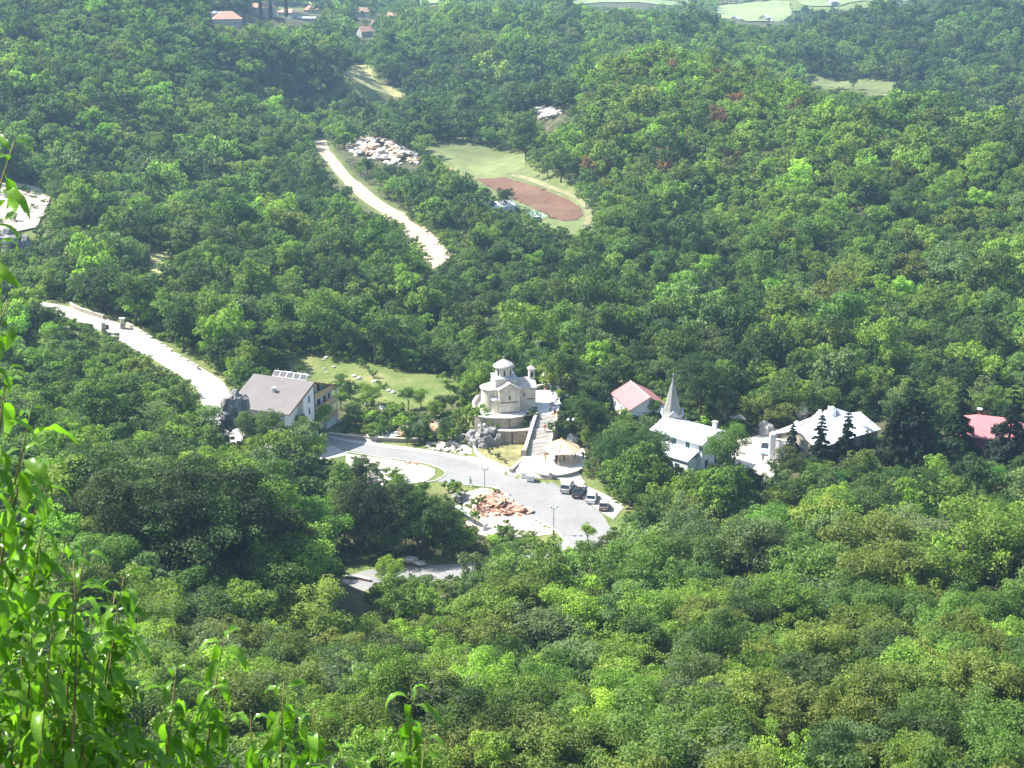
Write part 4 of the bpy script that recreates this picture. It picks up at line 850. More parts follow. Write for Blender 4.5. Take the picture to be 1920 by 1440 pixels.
for i in range(5):
    sp = MB(); T_ = Matrix.Translation((-2.9-i*1.45, .6, zr+.05)) @ Matrix.Rotation(R(38), 4, 'X'); sp.box(-.66, .66, 0, 1.25, -.03, .03, 0, T_); s_o = sp.build('solar_panel', M_SOLAR, GH)
    fr = MB(); fr.box(-.69, .69, -.03, .02, -.05, .05, 0, T_).box(-.69, .69, 1.24, 1.31, -.05, .05, 0, T_).box(-.70, -.66, 0, 1.25, -.05, .05, 0, T_).box(.66, .70, 0, 1.25, -.05, .05, 0, T_); fr.tube([(-2.9-i*1.45, 1.75, zr+1.25), (-2.9-i*1.45, 1.85, zr-.5)], .04, 4); fr.build('panel_frame', M_MET, s_o)
for i, x in enumerate((-2.6, -3.9, -6.4)): MB().tube([(x-.5, 1.6, zr+.75), (x+.5, 1.6, zr+.75)], .22, 10).build('water_tank', M_MET, GH)

# ------------------------------------------------ red-roofed house above the trees
def simple_house(name, loc, rz, L_, W_, ze, zr, wm, rm, label, wins=True, over=.4, hip=0, cat='house'):
    h = thing(name, loc, rz, label, cat)
    if hip:
        MB().box(-L_/2, L_/2, -W_/2, W_/2, -1, ze).build('wall', wm, h); e = .45; x0, y0 = L_/2+e, W_/2+e; xr = L_/2-hip
        MB().add([(-x0, -y0, ze), (x0, -y0, ze), (x0, y0, ze), (-x0, y0, ze), (-xr, 0, zr), (xr, 0, zr), (-x0, -y0, ze-.15), (x0, -y0, ze-.15), (x0, y0, ze-.15), (-x0, y0, ze-.15)], [(0, 1, 5, 4), (1, 2, 5), (2, 3, 4, 5), (3, 0, 4), (0, 6, 7, 1), (1, 7, 8, 2), (2, 8, 9, 3), (3, 9, 6, 0), (9, 8, 7, 6)]).build('roof', rm, h)
    else:
        gable_body(MB(), -L_/2, L_/2, -W_/2, W_/2, -1, ze, zr-.02).build('wall', wm, h)
        gable_roof(MB(), -L_/2-over, L_/2+over, -W_/2-over, W_/2+over, ze-over*(zr-ze)/(W_/2), zr, .12).build('roof', rm, h)
    if wins:
        n_ = max(2, int(L_/2.6))
        for fl in range(max(1, int(ze//2.7))):
            for i in range(n_):
                for s in (-1, 1): window(h, -L_/2+L_*(i+.5)/n_, s*W_/2, .95+fl*2.7, .8, 1.15, R(90*s))
            for s in (-1, 1): window(h, s*L_/2, 0, .95+fl*2.7, .8, 1.15, R(0 if s > 0 else 180))
    return h
pa = Vector(G(1183, 716, 6.1)); rd = Vector((2.45, -8.7, 0)).normalized(); cc = pa+rd*5
rh = simple_house('red_roof_house', (cc.x, cc.y, 1.0), math.atan2(rd.y, rd.x), 10, 7.4, 3.1, 5.1, M_WHITEP, seammat('dusty_red_sheet', (.40, .17, .17), .45, 'X', .5, .8), 'white house with faded red sheet roof left of the bell spire')
MB().tube([(-5.4, 0, 5.24), (5.4, 0, 5.24)], .1, 6).build('ridge_cap', M_COPE, rh)
simple_house('shed', (G(1245, 765, 1.2)[0], 262, 1.2), .2, 3.2, 2.4, 1.9, 2.3, mat('maroon_board', (.22, .06, .06)), M_WHITER, 'small maroon shed with white roof edge behind the spire', False, .15, cat='shed')
# ------------------------------------------------ white monastery house and spire
r1 = Vector(G(1264, 787, 7.0)); r2 = Vector(G(1345, 810, 7.0)); rd = (r2-r1).normalized(); cc = (r1+r2)/2
MH = thing('monastery_house', (cc.x, cc.y, 0), math.atan2(rd.y, rd.x), 'dazzling white two-storey house with white sheet roof below the spire', 'house')
Lh = (r2-r1).length/2; gable_body(MB(), -Lh-1.6, Lh-.3, -3.9, 3.9, -1, 5.7, 6.8).build('wall', M_WHITEP, MH)
gable_roof(MB(), -Lh-2.2, Lh, -4.4, 4.4, 5.6, 6.95, .14).build('roof', M_WHITER, MH)
MB().box(-Lh+1.5, Lh-1.2, -6.8, -3.92, -1, 3.0).build('annex_wall', M_WHITEP, MH)
MB().add([(-Lh+1.2, -7.1, 3.0), (Lh-1, -7.1, 3.0), (Lh-1, -3.93, 4.1), (-Lh+1.2, -3.93, 4.1), (-Lh+1.2, -7.1, 3.12), (Lh-1, -7.1, 3.12), (Lh-1, -3.93, 4.22), (-Lh+1.2, -3.93, 4.22)], [(3, 2, 1, 0), (4, 5, 6, 7), (0, 1, 5, 4), (1, 2, 6, 5), (2, 3, 7, 6), (3, 0, 4, 7)]).build('annex_roof', M_WHITER, MH)
M_BLUEW = mat('blue_shutter', (.22, .36, .45), .6, .1, 2)
for y in (-2.5, .4, 2.6):
    for z0 in (1.0, 3.7): window(MH, Lh-.3, y, z0, .85, 1.35, 0, 'window', M_BLUEW)
for i in range(4): window(MH, -Lh+.2+i*2.9, -3.9, 4.3, .7, .9, R(-90), 'window', M_BLUEW)
for i in range(2): window(MH, -Lh+3+i*3, -6.8, 1, .8, 1.1, R(-90), 'window', M_BLUEW)
ch_ = MB().box(Lh-2.2, Lh-1.6, 1.6, 2.2, 5.5, 7.9).build('chimney', M_WHITEP, MH); MB().box(Lh-2.35, Lh-1.45, 1.45, 2.35, 7.9, 8.05).build('chimney_cap', M_COPE, ch_)
ch_ = MB().box(-Lh-1.2, -Lh-.7, 1.0, 1.5, 5.5, 7.6).build('chimney', M_WHITEP, MH); MB().box(-Lh-1.3, -Lh-.6, .9, 1.6, 7.6, 7.72).build('chimney_cap', M_COPE, ch_)
for x in (-1.5, 1.5): MB().box(x-.25, x+.25, -2.2, -1.7, 5.9, 6.6).build('roof_vent', M_MET, MH)
tp = Vector(G(1262.5, 706, 14.2)); TW = thing('bell_tower', (tp.x, tp.y, 0), R(3), 'tower with tall pointed grey shingle spire', 'tower')
hw = 1.55; MB().box(-hw, hw, -hw, hw, -1, 7.35).build('tower_wall', M_CHRF, TW)
sp = MB(); e = 1.85
prof = [(7.15, e), (7.9, 1.45), (9.4, 1.1), (13.0, .28), (14.2, .03)]
nn = 8
for j, (z, r_) in enumerate(prof):
    for k in range(nn):
        a = R(45*k+22.5); rr = r_/math.cos(R(22.5)) if j else r_*1.0/max(abs(math.cos(a)), abs(math.sin(a)))
        sp.v.append((rr*math.cos(a), rr*math.sin(a), z))
for j in range(len(prof)-1):
    for k in range(nn): sp.f.append((j*nn+k, j*nn+(k+1) % nn, (j+1)*nn+(k+1) % nn, (j+1)*nn+k)); sp.m.append(0)
sp.build('spire', M_SHING, TW)
for k in range(4):
    T_ = Matrix.Rotation(R(90*k-90), 4, 'Z'); o = MB().add([(hw, -1.2, 7.0), (hw, 1.2, 7.0), (hw, 0, 8.15), (hw+.4, -1.2, 7.0), (hw+.4, 1.2, 7.0), (hw+.4, 0, 8.15)], [(2, 1, 0), (3, 4, 5), (0, 1, 4, 3), (1, 2, 5, 4), (2, 0, 3, 5)], 0, T_).build('gablet', M_CHRF, TW)
    MB().add([(hw+.1, -1.35, 6.98), (hw+.1, 0, 8.27), (hw+.48, 0, 8.27), (hw+.48, -1.35, 6.98), (hw+.1, 1.35, 6.98), (hw+.48, 1.35, 6.98)], [(0, 1, 2, 3), (1, 4, 5, 2)], 0, T_).build('gablet_roof', M_LEAD, o)
    MB().box(hw-.02, hw+.02, -.5, .5, 4.2, 6.2, 0, T_).build('bell_opening', M_DARKW, TW)
c_ = MB(); cross(c_, 0, 0, 14.1, .7); c_.build('cross', M_MET, TW)
# ------------------------------------------------ long white-roofed house with walled yard
e0 = Vector(G(1532, 842, 4.2)); e1 = Vector(G(1652, 804, 4.2)); rd = (e1-e0).normalized(); pn = Vector((-rd.y, rd.x, 0)); cc = (e0+e1)/2+pn*5.0
LH = thing('long_house', (cc.x, cc.y, 0), math.atan2(rd.y, rd.x), 'long white-roofed stone house behind the young conifers', 'house'); L2 = (e1-e0).length/2
gable_body(MB(), -L2+.4, L2-.4, -4.6, 4.6, -1, 4.2, 6.1).build('wall', M_WALLST, LH); gable_roof(MB(), -L2, L2*.42, -5, 5, 4.1, 6.2, .14).build('roof', M_WHITER, LH); gable_roof(MB(), L2*.42+.02, L2, -5, 5, 4.0, 6.0, .14).build('roof', M_WHITER, LH)
for i in range(6): window(LH, -L2+1.5+i*3, -4.6, 1.4, .9, 1.3, R(-90))
for x, y, s in ((-1.2, 1.4, 1.3), (2.4, 2.0, 1.2), (4.6, 3.2, .7)):
    MB().lathe([(s, 5.2), (s, 6.5), (s*.8, 6.9), (s*.4, 7.1), (.02, 7.15)], 16, 0, None, 0, 2*math.pi, (x, y)).build('roof_dome', M_WHITEP, LH, True)
ch_ = MB().box(1.0, 1.45, 3.0, 3.45, 5, 7.1).build('chimney', M_WHITEP, LH)
MB().box(L2-3.2, L2-3.1, -5, 5, 5, 6.6).build('roof_upstand', M_LEAD, LH)
# wing with half-hipped white roof at left end
w0_ = Vector(G(1471, 831, 3.5)); w1_ = Vector(G(1531, 843, 3.5)); wd = (w1_-w0_).normalized(); WL = (w1_-w0_).length
wing = thing('side_wing', (w0_.x, w0_.y, 0), math.atan2(wd.y, wd.x), 'low white-roofed wing at left end of the long house', 'house')
MB().box(.35, WL-.3, .35, 6.2, -1, 3.4).build('wall', M_WALLST, wing)
MB().add([(0, 0, 3.5), (WL, 0, 3.5), (WL, 6.6, 3.5), (0, 6.6, 3.5), (1.8, 3.6, 4.5), (WL-1.2, 3.4, 4.7), (0, 0, 3.35), (WL, 0, 3.35), (WL, 6.6, 3.35), (0, 6.6, 3.35)], [(0, 1, 5, 4), (1, 2, 5), (2, 3, 4, 5), (3, 0, 4), (0, 6, 7, 1), (1, 7, 8, 2), (2, 8, 9, 3), (3, 9, 6, 0), (9, 8, 7, 6)]).build('roof', M_WHITER, wing)
for x in (1.6, 4.2): window(wing, x, .35, 1, .8, 1.2, R(-90))
wallrun('yard_wall', [G(1449, 858, 0), G(1470, 862, 0), G(1476, 858, 0)], 3.6, .5, M_WHITEP, M_COPE, 2.4, 'tall pale front wall of the yard beside the parked van', 'wall', follow=False)
yw = [Vector(G(1449, 817, 4)), Vector(G(1494, 797, 4.3)), Vector(G(1536, 778, 4.6)), Vector(G(1567, 787, 4.4))]
wallrun('yard_wall', [(p.x, p.y, 0) for p in yw], 4.4, .7, M_WHITEP, M_COPE, 4.5, 'tall pale wall with coping around the back of the yard', 'wall', follow=False)
for k, (u, v) in enumerate(((1449, 817), (1494, 797), (1536, 778), (1557, 784))):
    p = Vector(G(u, v, 4.6)); tag(MB().box(-.5, .5, -.5, .5, -4.6, .9).lathe([(.62, .9), (.62, 1.0), (.02, 1.5)], 8).build('wall_pier', M_WHITEP), ['pale pier at the left corner of the yard wall', 'pale pier midway along the yard wall', 'pale pier at the top corner of the yard wall', 'pale pier near the right end of the yard wall'][k], 'pillar').location = (p.x, p.y, 4.0)
arc = thing('arcade', (Vector(G(1505, 815, 2.5))).to_tuple()[:2]+(0,), math.atan2((yw[2]-yw[0]).y, (yw[2]-yw[0]).x), 'pale arcade of open arches inside the yard', 'arcade')
for i in range(4):
    MB().box(-5+i*3-.25, -5+i*3+.25, -.25, .25, -.2, 2.4).build('column', M_WHITEP, arc)
    if i < 3: MB().lathe([(1.25, -.25), (1.25, .25), (1.75, .25), (1.75, -.25), (1.25, -.25)], 10, 0, Matrix.Translation((-3.5+i*3, 0, 2.3)) @ Matrix.Rotation(R(90), 4, 'X'), 0, math.pi).build('arch', M_WHITEP, arc)
for poly, lab in (([(1345,862),(1350,835),(1440,812),(1455,830),(1449,860),(1470,868),(1440,905),(1400,890)], 'pale gravel yard with a parked van'),):
    sheet('yard', [G(u, v, 0) for u, v in poly], .06, M_PALE, lab, .04)
sheet('courtyard', [G(u, v, 0) for u, v in [(1452,858),(1452,838),(1536,803),(1570,815),(1530,850),(1478,862)]], .09, M_PAVE, 'pale paved courtyard inside the yard walls', .04)
# red roof at far right
hc = G(1857, 844, 0); rr = simple_house('red_roof_house', (hc[0], hc[1]+1.5, 0), R(-22), 13.5, 9.5, 3.4, 6.1, mat('red_brown_plaster', (.30, .10, .08)), seammat('bright_red_sheet', (.50, .18, .19), .5, 'X', .45, .85), 'house with bright red hipped roof behind the dark pine at far right', True, hip=4.4)
ch_ = MB().box(-2.4, -1.9, .4, .9, 5, 6.9).build('chimney', M_WOODBR, rr); MB().box(-2.6, -1.7, .2, 1.1, 6.9, 7.05).build('chimney_cap', M_WHITEP, ch_)
# ------------------------------------------------ village beyond the left ridge
M_VW = mat('village_plaster', (.42, .41, .38)); vr = M_TILE
for u, v, Y, L_, W_, ze, zr, rz, hip, lab in ((427, 44, 850, 16, 12, 4, 8, .2, 5, 'big village house with orange pyramid roof left of the cypresses'), (400, 33, 862, 9, 7, 4, 4.8, .1, 0, 'white flat-looking building left of the big orange-roofed house'),
   (490, 26, 900, 15, 8, 5, 7.5, -.3, 2, 'orange-roofed village house behind the first two cypresses'), (541, 30, 905, 11, 8, 4, 6, -.5, 2, 'orange-roofed village house right of the cypresses'), (591, 23, 960, 14, 8, 3.5, 6.4, -.1, 2.5, 'hip-roofed village house half hidden by trees at top'),
   (680, 27, 990, 15, 8, 3.5, 6.2, .2, 3, 'pale orange-roofed village house at top right of the village'), (738, 33, 980, 7, 6, 3, 5, 0, 0, 'small orange-roofed village house near a round dark tree'), (684, 66, 915, 7.5, 6, 4, 6.6, .6, 0, 'lone bright orange-roofed village house on the near slope'), (704, 46, 960, 5, 4, 3, 4.4, .3, 0, 'tiny pale village shed above the lone house'), (572, 36, 920, 14, 4, 2.4, 3, -.15, 0, 'long low pale village outbuilding')):
    p = hit(u, v+3, 805); p = (p[0], p[1], p[2]); 
    o = simple_house('village_house', (p[0], p[1], p[2]-.6), rz, L_, W_, ze, zr, M_VW, M_WHITER if (u in (400, 572)) else vr, lab, hip=hip); o['group'] = 'village houses'
for u, v, Y in ((1378, 17, 1350), (1449, 20, 1350), (1434, 38, 1250), (1560, 9, 1500)):
    p = PY(u, v, Y); o = simple_house('far_house', (p[0], p[1], z1(p[0], p[1])-.3), random.uniform(0, 3), 9, 7, 4, 6.5, M_VW, M_WHITER, 'tiny pale house on the far %s' % {1378: 'pasture at its left', 1449: 'pasture in its middle', 1434: 'pasture near the wood edge', 1560: 'hill at right'}[u]); o['group'] = 'far houses'
# farm by the ploughed field
def onG(u, v): h_ = hit(u, v, 390); return Vector(h_)
p = onG(935, 400); simple_house('farm_shed', p, .5, 9, 5.5, 2.6, 3.9, M_WHITEP, M_WHITER, 'white farm shed between trees left of the garden plot', False, cat='shed')
p = onG(888, 402); simple_house('farm_shed', p, .9, 7, 4, 2.2, 3.0, M_WHITEP, M_LEAD, 'pale farm shed half hidden behind the utility pole tree', False, cat='shed')
p = onG(1185, 422); simple_house('farm_shed', p, -.35, 11, 3.5, 1.5, 2.0, M_COPE, M_LEAD, 'long low grey-roofed shed right of the field', False, cat='shed')
p = onG(1216, 455); simple_house('farm_shed', p, -.2, 6, 4, 1.8, 2.2, M_COPE, mat('blue_sheet', (.35, .45, .55), .4), 'small blue-grey roofed shed in the trees right of the field', False, cat='shed')
# ------------------------------------------------ pavements, kerbs and islands
def inset_strip(name, px, z, wdt, mt, dz, label, side=1):
    ln = smooth_line([G(u, v, z) for u, v in px], 5); return strip(name, ln, wdt/2, mt, dz, label=label, off=side*wdt/2)
UPK = [(612,821),(700,836.5),(760,844.5),(820,853.5),(880,865.5),(915,879.5),(945,889)]
pv = inset_strip('pavement', UPK, 0, 1.5, M_CONC, .14, 'white pavement along the upper side of the road', 1)
def kerb(px, label, z=0, hgt=.15):
    ln = [Vector(p) for p in smooth_line([G(u, v, z) for u, v in px], 4)]; r_ = thing('kerb', ln[0], 0, label, 'kerb'); n_ = 0
    acc = [ln[0]]
    for a, b_ in zip(ln[:-1], ln[1:]):
        d = (b_-a); nr_ = Vector((-d.y, d.x, 0)).normalized()*.09; o_ = ln[0]; q = [a-nr_, b_-nr_, b_+nr_, a+nr_]
        MB().prism([((p-o_).x, (p-o_).y) for p in q], -.1, hgt+random.uniform(-.006, .006)).build('kerb_block', M_KERB, r_)
    return r_
kerb(UPK, 'pale kerb between road and white upper pavement')
kerb([(640,846),(720,859),(760,864),(800,870),(829,880),(835,889),(822,900),(800,905)], 'rounded kerb around the island by the building platform')
kerb([(870,910),(920,914),(940,920),(960,937),(985,957),(1010,977),(1040,993),(1075,1030)], 'kerb along the lower side of road by the slab pile')
M_SITE = mat('pale_site_gravel', (.50, .46, .40), .95, .25, .8, .1)
drape('site_ground', GP([(650,852),(700,858),(755,866),(795,873),(816,881),(815,892),(800,903),(740,912),(680,908),(645,890)]), M_SITE, .10, .7, label='pale gravel building platform inside the road bend', edge=1)
drape('pavement', GP([(950,890),(962,884),(985,882),(1000,890),(1016,898),(1034,902),(1060,900),(1085,893),(1098,905),(1090,912),(1050,905),(1000,901),(960,893)]), M_CONC, .10, .5, label='white pavement in front of the gazebo wall and lower steps')
drape('parking_bay', GP([(1048,902),(1090,908),(1130,925),(1172,948),(1150,975),(1128,962),(1090,934),(1055,914)]), M_CONC, .08, .6, label='white gravel parking bay right of the road')
drape('rubble_ground', GP([(868,925),(905,915),(940,922),(960,938),(1005,978),(1040,1000),(1000,1002),(940,1000),(890,985),(870,965)]), mat('rubble_dust', (.56, .50, .42), .95, .25, .9, .1, 0, .6, 3), .07, .6, label='dusty rubble ground under the slab pile', edge=1)
# roadside walls
wallrun('road_wall', [G(q[0], q[1], 0) for q in ((616,819),(650,823),(690,827),(740,829),(770,830),(797,829))], .75, .35, M_WALLST, M_COPE, 2.6, 'stepped low stone wall beside the road below the rock outcrop', 'wall', follow=False)
uw = smooth_line([G(*q) for q in [(132,575,9.3),(150,585,9.2),(195,600,9.0)]], 3); wallrun('road_wall', uw, .9, .35, M_WALLST, M_COPE, 2.8, 'short pale wall on the upper road before the gate piers', 'wall')
uw = smooth_line([G(*q) for q in [(238,612,8.6),(285,643,7.4),(340,678,6.0),(372,697,5.2)]], 3); wallrun('road_wall', uw, .8, .4, M_COPE, M_COPE, 2.8, 'long pale-topped wall running down the upper road from the gate', 'wall')
wallrun('road_wall', [G(q[0], q[1], -3.1) for q in ((648,1082),(670,1084),(695,1090))], .45, .35, M_BAND, M_COPE, 2.4, 'low reddish wall edging the lower road', 'wall')
for (u, v, z), lb in (((230, 616, 8.7), 'thick stone gate pier with white cap on the far side of the upper road'), ((195, 624, 8.8), 'stone gate pier with sign on the near side of the upper road')):
    g_ = thing('gate_pier', G(u, v, z), R(20), lb, 'pillar'); MB().box(-.5, .5, -.5, .5, -.5, 1.1).build('base', M_WALLST, g_); MB().box(-.42, .42, -.42, .42, 1.1, 2.2).build('shaft', M_CHST, g_); MB().box(-.55, .55, -.55, .55, 2.2, 2.35).build('cap', M_WHITEP, g_)
sg = thing('road_sign', G(202, 622, 8.8), 0, 'small dark sign board leaning beside the near gate pier', 'sign'); MB().tube([(0, 0, 0), (0, 0, 1.6)], .05, 5).build('post', M_MET, sg); MB().box(-.35, .35, -.05, -.02, .5, 1.6).build('board', M_WOODBR, sg)
# ------------------------------------------------ rocks
def rockmesh(seed, sub=2, jag=.35, flat=.7):
    import bmesh
    bm = bmesh.new(); bmesh.ops.create_icosphere(bm, subdivisions=sub, radius=1)
    for v in bm.verts:
        p = v.co.copy(); n_ = noise.noise(p*1.3+Vector((seed*7.1, 0, 0)))*jag*1.6+noise.noise(p*3.1+Vector((0, seed*3.3, 0)))*jag*.7
        v.co = p*(1+n_); v.co.z *= flat
        for ax in range(3): v.co[ax] = round(v.co[ax]*2.6+seed*.37 % 1)/2.6*.45+v.co[ax]*.55
    me = bpy.data.meshes.new('rock'); bm.to_mesh(me); bm.free(); return me
M_ROCK = mat('limestone', (.47, .45, .41), .95, .35, 1.1, .15, 0, .9, 2.5); M_ROCKD = mat('weathered_limestone', (.27, .26, .25), .95, .45, .9, .15, 0, 1., 2.2)
M_SLAB = mat('terracotta_slab', (.45, .25, .18), .9, .3, 1.3, .15); M_SLAB2 = mat('pale_orange_slab', (.62, .40, .29), .9, .25, 1.3, .15); M_RUB = mat('white_rubble', (.66, .59, .50), .95, .25, 1.0, .1); M_BROCK = mat('ochre_rock', (.48, .33, .21), .95, .35, .8, .1, 0, .9, 2)
ROCKS = {}
for nm, m_ in (('g', M_ROCK), ('d', M_ROCKD), ('w', M_RUB), ('o', M_BROCK)):
    ROCKS[nm] = [rockmesh(i+ord(nm), 3 if nm in 'do' else 2, .4 if nm != 'w' else .3) for i in range(4)]
    for me in ROCKS[nm]: me.materials.append(m_)
def rock(name, p, s, k='g', label=None, rz=None, parent=None, cat='rock', group=None):
    o = bpy.data.objects.new(name, random.choice(ROCKS[k])); COL.objects.link(o); o.location = p; o.rotation_euler = (random.uniform(-.2, .2), random.uniform(-.2, .2), random.uniform(0, 6.28) if rz is None else rz)
    o.scale = s if hasattr(s, '__len__') else (s,)*3
    if parent: o.parent = parent
    else: tag(o, label, cat, group)
    return o
def at(u, v, z=None): return Vector(G(u, v, z)) if z is not None else Vector(hit(u, v, 180))
# cliff by the guest house
cl = thing('cliff', PY(430, 800, 242), 0, 'dark fissured limestone cliff left of the guest house roof', 'cliff'); o0 = cl.location
for u, v, z, s in ((425,775,2.2,(1.5,1.4,3.4)),(438,768,2.6,(1.3,1.4,3.8)),(452,772,2.6,(1.5,1.3,3.9)),(432,790,1.4,(1.6,1.4,2.8)),(455,788,1.4,(1.4,1.2,3.0)),(444,757,3.6,(1.3,1.3,2.6))):
    rock('rock', Vector(PY(u, v, 242+(u-430)*.04))-o0, s, 'd', parent=cl)
cl = thing('cliff', at(20, 470, 12), 0, 'dark rock face under the pale clearing at far left', 'cliff'); o0 = Vector(hit(15, 470, 330)); cl.location = o0
for u, v, s in ((-10,470,(6,4,5)),(15,462,(4,3,5)),(42,468,(2.5,2.5,4.5)),(10,490,(6,4,4))): rock('rock', Vector(hit(u, v, 330))-o0, s, 'd', parent=cl)
# outcrop between wall and church
oc = thing('rock_outcrop', at(800, 822, 0), 0, 'long ochre and grey rock outcrop left of the church terrace', 'rock'); o0 = oc.location
for u, v, s, k in ((700,819,(3,1.6,1.0),'g'),(735,820,(3.2,1.8,1.5),'g'),(765,819,(3,1.8,2.1),'o'),(795,818,(2.6,1.8,2.6),'g'),(818,817,(2.2,1.8,2.8),'o'),(842,822,(2.2,1.6,2.2),'g'),(860,828,(2,1.4,1.6),'d'),(668,818,(2.4,1.2,.7),'o'),(782,810,(2.6,2,2.8),'g'),(830,808,(2.6,2.2,2.8),'d'),(875,832,(1.4,1,1.0),'g')):
    rock('rock', Vector(G(u, v, .1))-o0, s, k, parent=oc)
oc = thing('rock_outcrop', at(900, 830, 0), 0, 'grey craggy rock face between outcrop and church retaining walls', 'rock'); o0 = oc.location
for u, v, z, s in ((895,838,.3,(1.8,1.3,2.6)),(912,836,.3,(2,1.4,3.0)),(930,832,.6,(1.6,1.2,2.6)),(905,822,1.5,(2,1.5,2.6)),(925,812,2,(1.8,1.4,2.2)),(888,826,1,(1.6,1.2,2.4))): rock('rock', Vector(G(u, v, z))-o0, s, 'd', parent=oc)
for u, v, z, s, k, lb in ((983,792,3.0,(.9,.8,2.7),'g','tall pale rock between the church wall and the stairs'),(996,800,2.8,(.7,.6,1.7),'g','smaller upright rock beside the stair wall'),(1040,759,5,(1.1,1.0,.9),'g','pale lumpy rock on the terrace by the stair top'),(1032,750,5,(1.5,1.2,.7),'g','pale flat rock behind the stair top rocks'),
    (1052,742,5,(1.7,1.2,.7),'g','long pale rock at the back corner of the terrace'),(1045,782,4.6,(1,.9,1.3),'o','rounded ochre rock at the top right of the stairs'),(864,936,-.2,(1.6,1.2,1.4),'d','big brown flat-topped boulder left of the orange slab pile'),(1073,828,1.2,(1.2,1.0,1.9),'g','upright pale rock behind the gazebo roof'),
    (770,1050,-2,(1.6,.8,.8),'g','pale rock at the foot of the tall trees'),(785,1056,-2.2,(1.2,.7,.6),'g','second pale rock by the lower road bank'),(1435,812,.3,(1.6,1.4,2.6),'d','dark stone pier rock near the yard wall'),(1503,786,1,(1,1,3.4),'d','dark upright rock behind the yard wall'),(1505,770,3,(.9,.9,1.5),'g','pale top rock above the dark upright one'),
    (1385,790,.8,(2,1.5,1.8),'g','pale boulder in scrub left of the van')):
    rock('boulder', G(u, v, z), s, k, lb)
for u, v, s in ((611,672,.5),(608,676,.35),(607,692,.3),(613,700,.25),(664,706,.45),(673,712,.6),(703,717,.6),(684,723,.35),(730,733,.5),(738,738,.55),(796,697,.45),(626,690,.4),(745,692,.4),(690,760,.8),(730,790,.7),(715,770,.9),(745,802,.9),(640,790,.6)):
    rock('boulder', Vector(hit(u, v, 255))+Vector((0, 0, .1)), (s*1.3, s, s*.8), 'g', 'small pale boulder in the hill meadow', group='pale boulders scattered in the hill meadow')
# white rubble pile by the dirt track
def pile(name, lab, cat, px, zfun, n, kinds, smin, smax, pname, y0=200, hgt=1.5):
    poly = [hit(u, v, y0) for u, v in px]; xs = [p[0] for p in poly]; ys = [p[1] for p in poly]; c_ = Vector((sum(xs)/len(xs), sum(ys)/len(ys), 0)); c_.z = z1(c_.x, c_.y)
    r_ = thing(name, c_, 0, lab, cat); i = 0; stuff = MB()
    while i < n:
        x = random.uniform(min(xs), max(xs)); y = random.uniform(min(ys), max(ys)); pa = (np.array([x]), np.array([y]))
        if not inside(*pa, poly)[0]: continue
        e = polydist(pa[0], pa[1], poly)[0][0]; z = z1(x, y)+min(hgt, e*.45)*random.uniform(.3, 1); zfun(r_, Vector((x, y, z))-c_, random.uniform(smin, smax)*(1+min(e, 3)*.12)); i += 1
    return r_
def rubble(r_, p, s): rock('boulder', p, (s*1.2, s, s*.75), random.choice('wwwwo'), parent=r_)
pile('rubble_pile', 'wide pile of white and ochre rubble beside the dirt track', 'rubble', [(645,272),(672,258),(715,260),(760,275),(786,292),(782,312),(735,310),(700,300),(660,292)], rubble, 280, 'w', .35, 1.35, 'boulder', 390, 2.6)
def rubble2(r_, p, s): rock('rock', p, (s*1.2, s, s*.7), random.choice('ggw'), parent=r_)
pile('rocky_scar', 'patch of pale rocks high on the wooded slope above the field', 'rocks', [(985,210),(1005,203),(1050,208),(1052,225),(1025,228)], rubble2, 34, 'g', .8, 1.9, 'rock', 500, 1.0)
M_RUBS = mat('pale_stone_slab', (.60, .50, .42), .9, .2, 1.2, .1); SLB = []
for k in range(5):
    rr_ = random.Random(k); q = [(math.cos(a)*rr_.uniform(.75, 1.1), math.sin(a)*rr_.uniform(.5, .8)) for a in np.linspace(0, 6.28, 7)[:-1]]; me = MB().prism(q, -.07, .07).mesh('slab', [(M_SLAB, M_SLAB2, M_SLAB, M_RUBS, M_SLAB2)[k]]); SLB.append(me)
def slab(r_, p, s):
    o = bpy.data.objects.new('slab', random.choice(SLB)); COL.objects.link(o); o.parent = r_; o.location = p; o.scale = (s, s, 1.2); o.rotation_euler = (random.gauss(0, .3), random.gauss(-.1, .3), random.uniform(0, 6.28))
pile('slab_pile', 'heap of terracotta stone slabs beside the lower side of the road', 'slabs', [(885,962),(895,935),(912,925),(935,926),(955,938),(985,955),(1000,965),(975,970),(930,970),(895,968)], slab, 190, 's', .35, 1.15, 'slab', 200, 1.0)
pile('slab_pile', 'small row of red slabs on the building platform', 'slabs', [(752,866),(782,868),(783,874),(756,873)], slab, 16, 's', .3, .6, 'slab', 200, .3)
def pebble(r_, p, s): rock('rock', p, (s, s*.8, s*.5), 'w', parent=r_)
pile('stone_scatter', 'scattered white stones below the slab heap', 'stones', [(880,970),(1000,972),(1045,995),(1010,1003),(930,998),(890,985)], pebble, 70, 'w', .15, .5, 'rock', 200, .1)
pile('stone_scatter', 'white stones and rubble left of the curved lawn wall', 'stones', [(800,832),(850,832),(880,842),(885,852),(850,850),(805,842)], pebble, 55, 'w', .2, .8, 'rock', 200, .3)
pl_ = thing('pipe_stack', G(872, 962, .1), R(-55), 'stack of long pale pipes lying left of the slab heap', 'pipes')
for i in range(6): MB().tube([(-2.4, (i % 3-1)*.3, .15+.27*(i//3)), (2.4+random.uniform(-.3, .3), (i % 3-1)*.3, .15+.27*(i//3))], .13, 8).build('pipe', M_MET, pl_)

